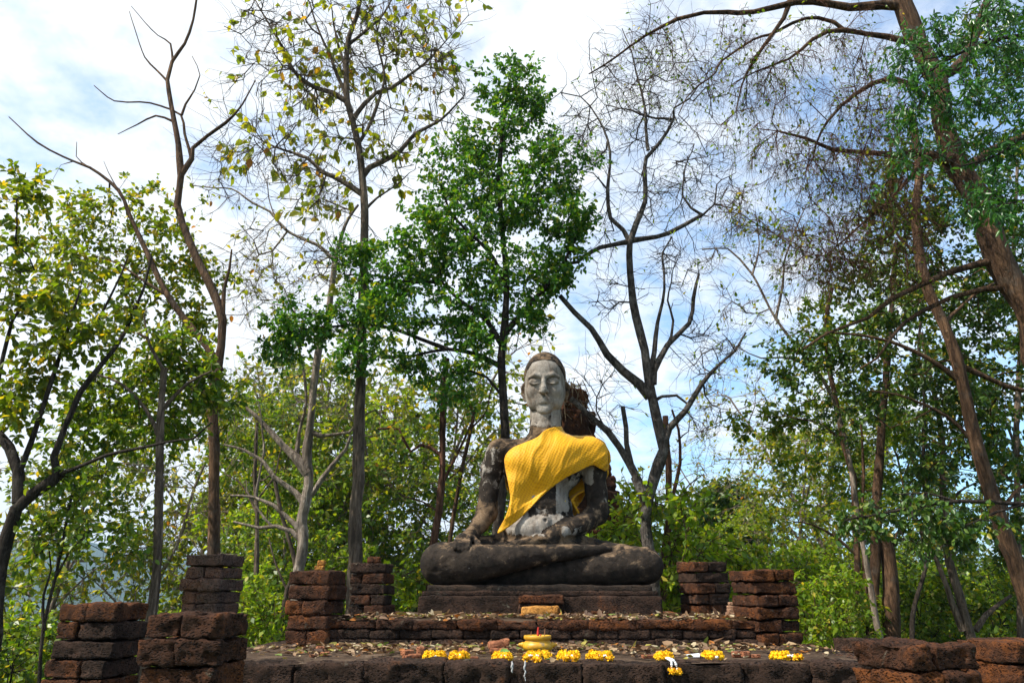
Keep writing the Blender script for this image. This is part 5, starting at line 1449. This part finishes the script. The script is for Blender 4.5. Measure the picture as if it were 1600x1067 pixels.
# ------------------------------------------------------------------ loose stones and bricks
M['brick'] = mat_laterite("brick_fragment", dark=(0.10, 0.045, 0.028), mid=(0.24, 0.10, 0.055), orange=(0.40, 0.17, 0.08), bias=.05, lichen=.3, pits=.4)
M['sandstone'] = mat_laterite("ochre_stone", dark=(0.16, 0.07, 0.02), mid=(0.36, 0.17, 0.04), orange=(0.50, 0.27, 0.08), bias=.05, lichen=.1, pits=.3)
M['stone_pale'] = mat_laterite("pale_stone", dark=(0.12, 0.07, 0.045), mid=(0.30, 0.18, 0.12), orange=(0.42, 0.28, 0.18), lichen=.1, pits=.3)
def stone(name, px, py, Y, z, wpx, hpx, dep, mat, seed, label, cat, rot=0.0, rnd=.5, tilt=0.0, group=None, lift=0.0):
    x = at(px, py, Y).x
    w, h = msize(wpx, Y, py), msize(hpx, Y, py) / CT
    V, F = rough_block((0, 0, h / 2), (w, dep, h), rot, seed, max(.006, w / 18), min(w, h) * .13, rnd * min(w, h, dep) * .8, tilt)
    o = tag(add(name, mesh_from(name, V, [F], M[mat]), None, (x, Y, z + lift)), label, cat, group, 'thing')
    return o
stone("ochre_stone", 844, 957, 8.42, T2Z, 58, 15, .24, 'sandstone', 71, "long flat ochre stone lying on the ledge before the plinth's centre", "stone", tilt=.03)
stone("laterite_lump", 933, 961, 8.36, T2Z, 20, 9, .12, 'laterite_warm', 72, "small round brown lump on the ledge right of the ochre stone", "stone")
p11 = at(499, 892, 7.5)
stone("orange_stone", 500, 889, 7.45, at(500, 892, 7.5).z, 15, 8, .10, 'sandstone', 73, "small orange stone base sitting on the brown left pillar's top", "stone")
stone("orange_stone", 502, 883, 7.45, at(500, 892, 7.5).z + .052, 11, 7, .07, 'sandstone', 74, "little orange stone balanced uppermost on the brown left pillar", "stone")
stone("dark_pebble", 585, 878, 8.95, at(585, 880, 8.95).z, 19, 9, .12, 'laterite', 75, "dark brown pebble lying on the slim black left pillar", "stone")
zc_ = T2Z + .02
for k, (w, h) in enumerate([(17, 6), (13, 5), (11, 5), (8, 4.5)]):
    stone("cairn_stone", 1142 + (k % 2) * 1.2, 950, 7.95, zc_, w, h, .09 - .012 * k, 'stone_pale', 80 + k,
          ["lowest and widest stone of the tiny cairn beside the right pillar", "second stone from the bottom of the tiny cairn", "third stone from the bottom of the tiny cairn", "small topmost stone of the tiny cairn"][k], "stone", group="stones of the tiny cairn")
    zc_ += msize(h, 7.95, 950) / CT * .92
frag = [(780, 6.35, 30, 9, .11, "flat brick fragment lying under a tilted one left of the incense pot", 0, 0.0, 0.0), (779, 6.36, 33, 10, .10, "tilted brick fragment resting on another left of the incense pot", .15, 0.05, .16),
        (657, 6.05, 12, 14, .06, "upright brick fragment near the leftmost garland", .3, 0, 0), (648, 5.95, 18, 6, .07, "brown brick fragment at left end of the garland row", .4, 0, 0), (724, 6.08, 17, 14, .06, "wedge of brick standing behind the second garland", -.3, 0, 0),
        (738, 5.84, 20, 4, .05, "thin red brick sliver right of the second garland", .2, 0, 0), (636, 5.9, 14, 5, .05, "small red brick chip left of the garland row", 1.0, 0, 0), (500, 6.25, 12, 12, .06, "orange brick chip alone on the left of the lower terrace", .5, 0, 0), (508, 6.15, 14, 6, .05, "flat orange brick chip near the left end of lower terrace", .1, 0, 0),
        (490, 6.05, 10, 4, .05, "smallest orange brick chip near the left end of lower terrace", .9, 0, 0), (636, 6.2, 18, 8, .07, "reddish brick fragment among leaves behind the leftmost garland", .7, 0, 0), (1012, 5.9, 20, 6, .06, "brown brick chip just left of the hanging tassel garland", .2, 0, 0), (1150, 6.02, 10, 8, .05, "upright brown brick chip right of the middle garlands", .6, 0, 0), (1164, 6.0, 13, 9, .06, "rounded brown brick chip between the last two garlands", .3, 0, 0), (1180, 5.98, 14, 5, .05, "flat brown brick chip left of the rightmost garland", .0, 0, 0)]
for k, (px, Y, w, h, d, lab, rot, lift, tilt) in enumerate(frag):
    stone("brick_fragment", px, 1020, Y, T1Z - .004, w, h, d, 'brick', 100 + k, lab, "brick", rot, .25, tilt, "brick fragments on the lower terrace", lift)

# ------------------------------------------------------------------ fallen leaves
def mat_litter():
    m, nt, out = new_mat("dry_leaf")
    g = nt.nodes.new("ShaderNodeNewGeometry")
    c = ramp(nt, g.outputs['Random Per Island'], [(0, (0.06, 0.03, 0.016)), (.24, (0.13, 0.07, 0.035)), (.46, (0.22, 0.13, 0.065)), (.66, (0.32, 0.22, 0.12)), (.80, (0.40, 0.33, 0.21)), (.86, (0.30, 0.26, 0.05)), (.92, (0.12, 0.17, 0.03)), (.96, (0.36, 0.13, 0.02)), (1, (0.24, 0.08, 0.025))], 'CONSTANT')
    b = nt.nodes.new("ShaderNodeBsdfPrincipled"); nt.links.new(c, b.inputs['Base Color']); b.inputs['Roughness'].default_value = .7
    t = nt.nodes.new("ShaderNodeBsdfTranslucent"); nt.links.new(c, t.inputs['Color'])
    mx = nt.nodes.new("ShaderNodeMixShader"); mx.inputs[0].default_value = .2
    nt.links.new(b.outputs[0], mx.inputs[1]); nt.links.new(t.outputs[0], mx.inputs[2]); nt.links.new(mx.outputs[0], out.inputs['Surface'])
    return m
M['litter'] = mat_litter()
LEAF_C = np.array([(0, 0, 0), (.28, -.25, .14), (.70, -.20, .13), (1, 0, .10), (.70, .20, .10), (.28, .25, .16), (.5, 0, .0)]), np.array([(0, 1, 2, 6), (6, 2, 3, 4), (0, 6, 4, 5)])
def litter(name, label, n, fx, z, seed, size):
    rng = np.random.default_rng(seed)
    P = fx(rng, n); n = len(P)
    size = size * np.exp(rng.normal(0, .27, n))
    P = np.column_stack([P, z + rng.uniform(.002, .022, n)])
    D = rng.normal(0, 1, (n, 3)); D[:, 2] *= .16
    V, F = leaf_mesh(P, D, size, LEAF_C, rng, 1.6, .3)
    V[:, 2] = np.maximum(V[:, 2], z - .004)
    tag(add(name, mesh_from(name, V, [F], M['litter'])), label, "fallen leaves", None, 'stuff')
def low(rng, n):
    x = rng.uniform(-2.25, 2.72, n * 3); y = 7.30 - np.abs(rng.normal(0, .62, n * 3))
    k = (y > 5.62) & ((vnoise(np.stack([x, y, 0 * x], -1), 1.6, 3) > -.28)) & ((x > -1.75) | (rng.random(n * 3) < .25)) & ((x < 1.9) | (rng.random(n * 3) < .35))
    return np.stack([x, y], -1)[k][:n]
litter("fallen_leaves", "dry fallen leaves scattered over the lower terrace behind the garlands", 2600, low, T1Z, 5, .055)
def high(rng, n):
    x = rng.uniform(-1.66, 2.24, n * 2); y = rng.uniform(7.33, 8.72, n * 2)
    k = vnoise(np.stack([x, y, 0 * x], -1), 2.2, 7) > -.45
    return np.stack([x, y], -1)[k][:n]
litter("fallen_leaves", "dry fallen leaves carpeting the upper terrace in front of the plinth", 3400, high, T2Z, 6, .058)
def lap(rng, n):
    o = []
    for _ in range(n):
        px, py = rng.uniform(770, 900), rng.uniform(840, 850)
        o.append((at(px, py, YT - .55).x, YT - rng.uniform(.45, .65)))
    return np.array(o)

# ------------------------------------------------------------------ incense pot
def lathe(prof, n=40):
    prof = np.array(prof, float); a = np.arange(n) * 2 * np.pi / n
    V = np.stack([prof[:, None, 0] * np.cos(a), prof[:, None, 0] * np.sin(a), np.repeat(prof[:, 1:2], n, 1)], -1)
    m = len(prof)
    i, j = np.meshgrid(np.arange(m - 1), np.arange(n), indexing='ij')
    q = np.stack([i * n + j, i * n + (j + 1) % n, (i + 1) * n + (j + 1) % n, (i + 1) * n + j], -1).reshape(-1, 4)
    return V.reshape(-1, 3), q
def ico(r, c, sub=2, bump=0.0, seed=0, squash=1.0):
    import bmesh
    key = sub
    if key not in _ico:
        bm = bmesh.new(); bmesh.ops.create_icosphere(bm, subdivisions=sub, radius=1)
        _ico[key] = (np.array([v.co[:] for v in bm.verts]), np.array([[v.index for v in f.verts] for f in bm.faces])); bm.free()
    V, F = _ico[key]
    V = V * (1 + bump * vnoise(V + seed * 1.7, 5.5, seed))[:, None] * r
    V = V * np.array((1, 1, squash))
    return V + np.asarray(c), F
_ico = {}
def mat_pot():
    m, nt, out = new_mat("yellow_glaze")
    P = opos(nt)
    n = noise(nt, P, 14, 5, .65, .5)
    c = ramp(nt, n, [(0.35, (0.40, 0.20, 0.010)), (0.6, (0.56, 0.31, 0.015))])
    s = ramp(nt, noise(nt, P, 11, 3, .6, .2), [(.60, (0, 0, 0)), (.66, (1, 1, 1))])
    c = mixc(nt, math_(nt, 'MULTIPLY', s, .8), c, (0.22, 0.17, 0.10))
    finish(nt, out, c, .42, n, .15, .01, .4)
    return m
M['pot'] = mat_pot()
M['ash'] = mat_plain("grey_ash", (0.25, 0.23, 0.20), .95, .4, 60, .8)
M['red'] = mat_plain("red_incense", (0.42, 0.03, 0.02), .7)
M['stick'] = mat_plain("bamboo_stick", (0.22, 0.10, 0.05), .8)
M['marigold'] = mat_plain("marigold", (0.88, 0.52, 0.003), .6, .22, 120, .8)
M['marigold_deep'] = mat_plain("marigold_deep", (0.84, 0.42, 0.002), .6, .25, 120, .8)
M['white_petal'] = mat_plain("white_petal", (0.72, 0.74, 0.74), .6, .15, 80)
M['green_leaf'] = mat_plain("green_leaf_scrap", (0.13, 0.24, 0.05), .5, .3, 20)
M['plastic'] = mat_plain("clear_plastic", (0.62, 0.66, 0.70), .12, .2, 25, .2, .6)
M['wax'] = mat_plain("white_wax", (0.40, 0.40, 0.40), .5, .25, 40, .4)
PY = 6.33
pc = at(840, 1000, PY).x
s_ = msize(1, PY, 1005)
pot = tag(empty("incense_pot", (pc, PY, T1Z)), "squat yellow glazed pot with a grey stain and ear knobs, holding incense sticks", "pot", None, 'thing')
prof = [(.0, .0), (13, .0), (15, .4), (18, 3), (23, 7), (24.5, 11), (23, 15), (20.5, 17.4), (18.8, 18.6), (18.6, 20), (20.6, 21), (21.6, 22.2), (21.6, 26), (20.6, 27), (19, 26.6), (18.3, 24), (0.01, 23.6)]
V, Q = lathe([(a * s_, b * s_) for a, b in prof])
add("bowl", mesh_from("bowl", V, [Q], M['pot']), pot)
V, F = lathe([(18.2 * s_, 24.6 * s_), (10 * s_, 25.4 * s_), (.01, 25.0 * s_)])
add("ash_bed", mesh_from("ash_bed", V, [F], M['ash']), pot)
for sx in (-1, 1):
    mb = MB()
    for (r, x, z, q) in ((4.6, 23, 13, 1.0), (3.4, 26.5, 13.3, .9), (1.8, 28.8, 13.6, 1)):
        V, F = ico(r * s_, (sx * x * s_, -2 * s_, z * s_), 2, .06, 3, q); mb.add(V, F)
    add("ear_knob", mb.mesh("ear_knob", M['pot']), pot)
for k, (dx, h, r, mt, lab, dy) in enumerate([(-10.5, 33, .7, 'stick', "short burnt incense stick at the left of the yellow pot", 0), (11, 37, .8, 'stick', "brown incense stick standing at right in the yellow pot", 0), (.5, 39, 1.9, 'red', "thick red candle stub standing in the yellow pot", 1), (4.5, 29, 1.2, 'red', "tiny red stub beside the thick red candle", -1)]):
    pts = [(dx * s_, dy * s_, 24 * s_), ((dx + .3) * s_, dy * s_, (24 + h) / 2 * s_), ((dx + .9) * s_, dy * s_, h * s_)]
    V, Q = tube(pts, [r * s_, r * s_, r * .6 * s_], 6)
    n = len(V) // 3
    mb = MB(); mb.add(V, Q); mb.add(V[-6:], np.array([[0, 1, 2, 3, 4, 5]]))
    tag(add("incense_stick" if mt == 'stick' else "candle_stub", mb.mesh("incense_stick", M[mt]), None, (pc, PY, T1Z)), lab, "incense" if mt == 'stick' else "candle", None, 'thing')

# ------------------------------------------------------------------ marigold garlands
def flower(mb, c, r, seed):
    """a ruffled marigold head: a core with rings of small petals"""
    rng = np.random.default_rng(seed)
    V, F = ico(r * .82, c, 2, .18, seed, .85); mb.add(V, F)
    n = 46
    d = unit(rng.normal(0, 1, (n, 3)))
    P = np.asarray(c) + d * r * .62
    V, F = leaf_mesh(P, d + rng.normal(0, .25, (n, 3)), r * .55, (np.array([(0, -.3, 0), (.9, -.42, .1), (1.05, 0, .0), (.9, .42, .1), (0, .3, 0)]), np.array([(0, 1, 2, 3), (0, 3, 4, 4)][:1])), rng, .2, .3)
    mb.add(V, F)
def garland(px, py, Y, wpx, ring, tail, label, seed):
    x = at(px, py, Y).x; s = msize(1, Y, py)
    rng = random.Random(seed)
    o = tag(empty("marigold_garland", (x, Y, T1Z)), label, "garland", "marigold garlands along the terrace edge", 'thing')
    mb = MB(); n = 13
    a, b = wpx / 2 * s * .82, .062 * ring
    rball = .019
    for k in range(n):
        t = 2 * math.pi * k / n + rng.uniform(-.1, .1)
        for lay in range(2):
            q = .86 + .22 * lay
            flower(mb, (math.cos(t) * a * q + rng.uniform(-.005, .005), math.sin(t) * b * q, .018 + .018 * (1 - lay) + rng.uniform(-.002, .006)), rball * rng.uniform(.85, 1.1), seed * 50 + k * 2 + lay)
    add("flower_ring", mb.mesh("flower_ring", M['marigold']), o)
    if tail:
        mbw = MB(); mbf = MB()
        for q, (tx, ty, tz) in enumerate(tail):
            st = np.array(((tx * .25) * s, -b * .9, .018))
            en = np.array((tx * s, ty, tz))
            pts = [st, st * .5 + en * .5 + np.array((0, 0, .016)), en]
            if tz < -.02: pts = [st, np.array((tx * .5 * s, -.285 + (5.785 - Y), .012)), np.array((tx * .8 * s, ty, -.02)), en]
            P = spline(pts, .012)
            for i, p in enumerate(P):
                V, F = ico(.0085 * (1 + .25 * math.sin(i * 2.1)), p, 1, .15, i); mbw.add(V, F)
            flower(mbf, en + np.array((0, -.006, .004)), .023, seed * 9 + q)
            flower(mbf, en + np.array((.012, .006, .002)), .019, seed * 9 + q + 77)
        add("white_flower_thread", mbw.mesh("white_flower_thread", M['white_petal']), o)
        add("tassel_flower", mbf.mesh("tassel_flower", M['marigold_deep']), o)
    else:
        V, F = ico(.012, (.01, -b - .012, .02), 2, .3, seed); add("white_flower_thread", mesh_from("white_flower_thread", V, [F], M['white_petal']), o)
    return o
garland(679, 1029, 5.80, 36, 1.0, None, "leftmost marigold garland, a long flat heap without tassels", 1)
garland(717, 1030, 5.76, 29, .95, [(4, -.085, .018), (-8, -.08, .018)], "small marigold garland second from the left, before a brick wedge", 2)
gl = garland(785, 1033, 5.74, 30, 1.15, [(-2, -.09, .016), (7, -.088, .018)], "round marigold garland with a green leaf scrap on top", 3)
garland(841, 1029, 5.80, 42, 1.0, [(-20, -.11, .014), (-6, -.15, .012), (-2, -.175, .010)], "marigold garland directly below the yellow pot with spread white tassels", 4)
garland(888, 1030, 5.78, 36, 1.1, [(-6, -.125, .016), (7, -.125, .016)], "marigold garland with two round tassel balls, right of the pot", 5)
garland(937, 1029, 5.80, 42, 1.0, [(-5, -.11, .014), (12, -.10, .014)], "widest marigold garland with white thread in front", 6)
garland(1038, 1029, 5.76, 27, .95, [(-2, -.285, -.052), (7, -.285, -.055)], "marigold garland whose white tassel hangs over the terrace edge", 7)
garland(1114, 1029, 5.80, 32, 1.0, None, "compact marigold garland with one white spot, right of the plastic cup", 8)
garland(1220, 1030, 5.78, 30, 1.0, [(16, -.085, .016), (25, -.06, .016)], "rightmost marigold garland with its white tassel to one side", 9)
V, F = leaf_mesh(np.array([(-.02, -.02, .058)]), np.array([(1.0, .2, .1)]), .07, LEAF_O, np.random.default_rng(3), 2)
tag(add("leaf_scrap", mesh_from("leaf_scrap", V, [F], M['green_leaf']), None, gl.location), "green leaf scrap lying on the round marigold garland", "leaf", None, 'thing')
V, F = leaf_mesh(np.array([(0, 0, .01)]), np.array([(1.0, .05, .03)]), .10, LEAF_O, np.random.default_rng(4), 3)
tag(add("leaf_scrap", mesh_from("leaf_scrap", V, [F], M['green_leaf']), None, (at(852, 1030, 5.70).x, 5.66, T1Z)), "green leaf beside the white tassels below the yellow pot", "leaf", None, 'thing')
# crushed clear cup
V, Q = lathe([(.0, .0), (.026, 0), (.033, .085), (.035, .088), (.033, .09), (.031, .085), (.024, .004), (0, .004)], 22)
V = V[:, [2, 0, 1]]; V[:, 2] = V[:, 2] * .5 + .017; V = V + (vnoise(V, 60, 2) * .004)[:, None]
tag(add("plastic_cup", mesh_from("plastic_cup", V, [Q], M['plastic']), None, (at(1073, 1028, 5.85).x, 5.84, T1Z + .002)), "crushed clear plastic cup lying among the garlands", "cup", None, 'thing')
# candle wax run down the front edge
for k, (px, y0, L, lab) in enumerate([(800, 0, .05, "short white wax run on the terrace edge, left of the pot's garland"), (820, 0, .10, "long white wax run down the terrace edge below the pot")]):
    x = at(px, 1040, 5.47).x
    mb = MB(); n = 9
    for i in range(n):
        t = i / (n - 1)
        z = .0 - L * t; y = 5.475 - .02 * min(1, t * 6) + (0 if t > .02 else .02)
        V, F = ico(.0055 * (1.2 - .6 * t) * (1 + .3 * math.sin(i * 3 + k)), (x + .004 * math.sin(i * 1.7 + k), y + .004, T1Z + z - .004), 1, .2, i, 2.6); V[:, 1] = (V[:, 1] - y) * .8 + y
        mb.add(V, F)
    tag(add("wax_run", mb.mesh("wax_run", M['wax'])), lab, "wax", None, 'thing')
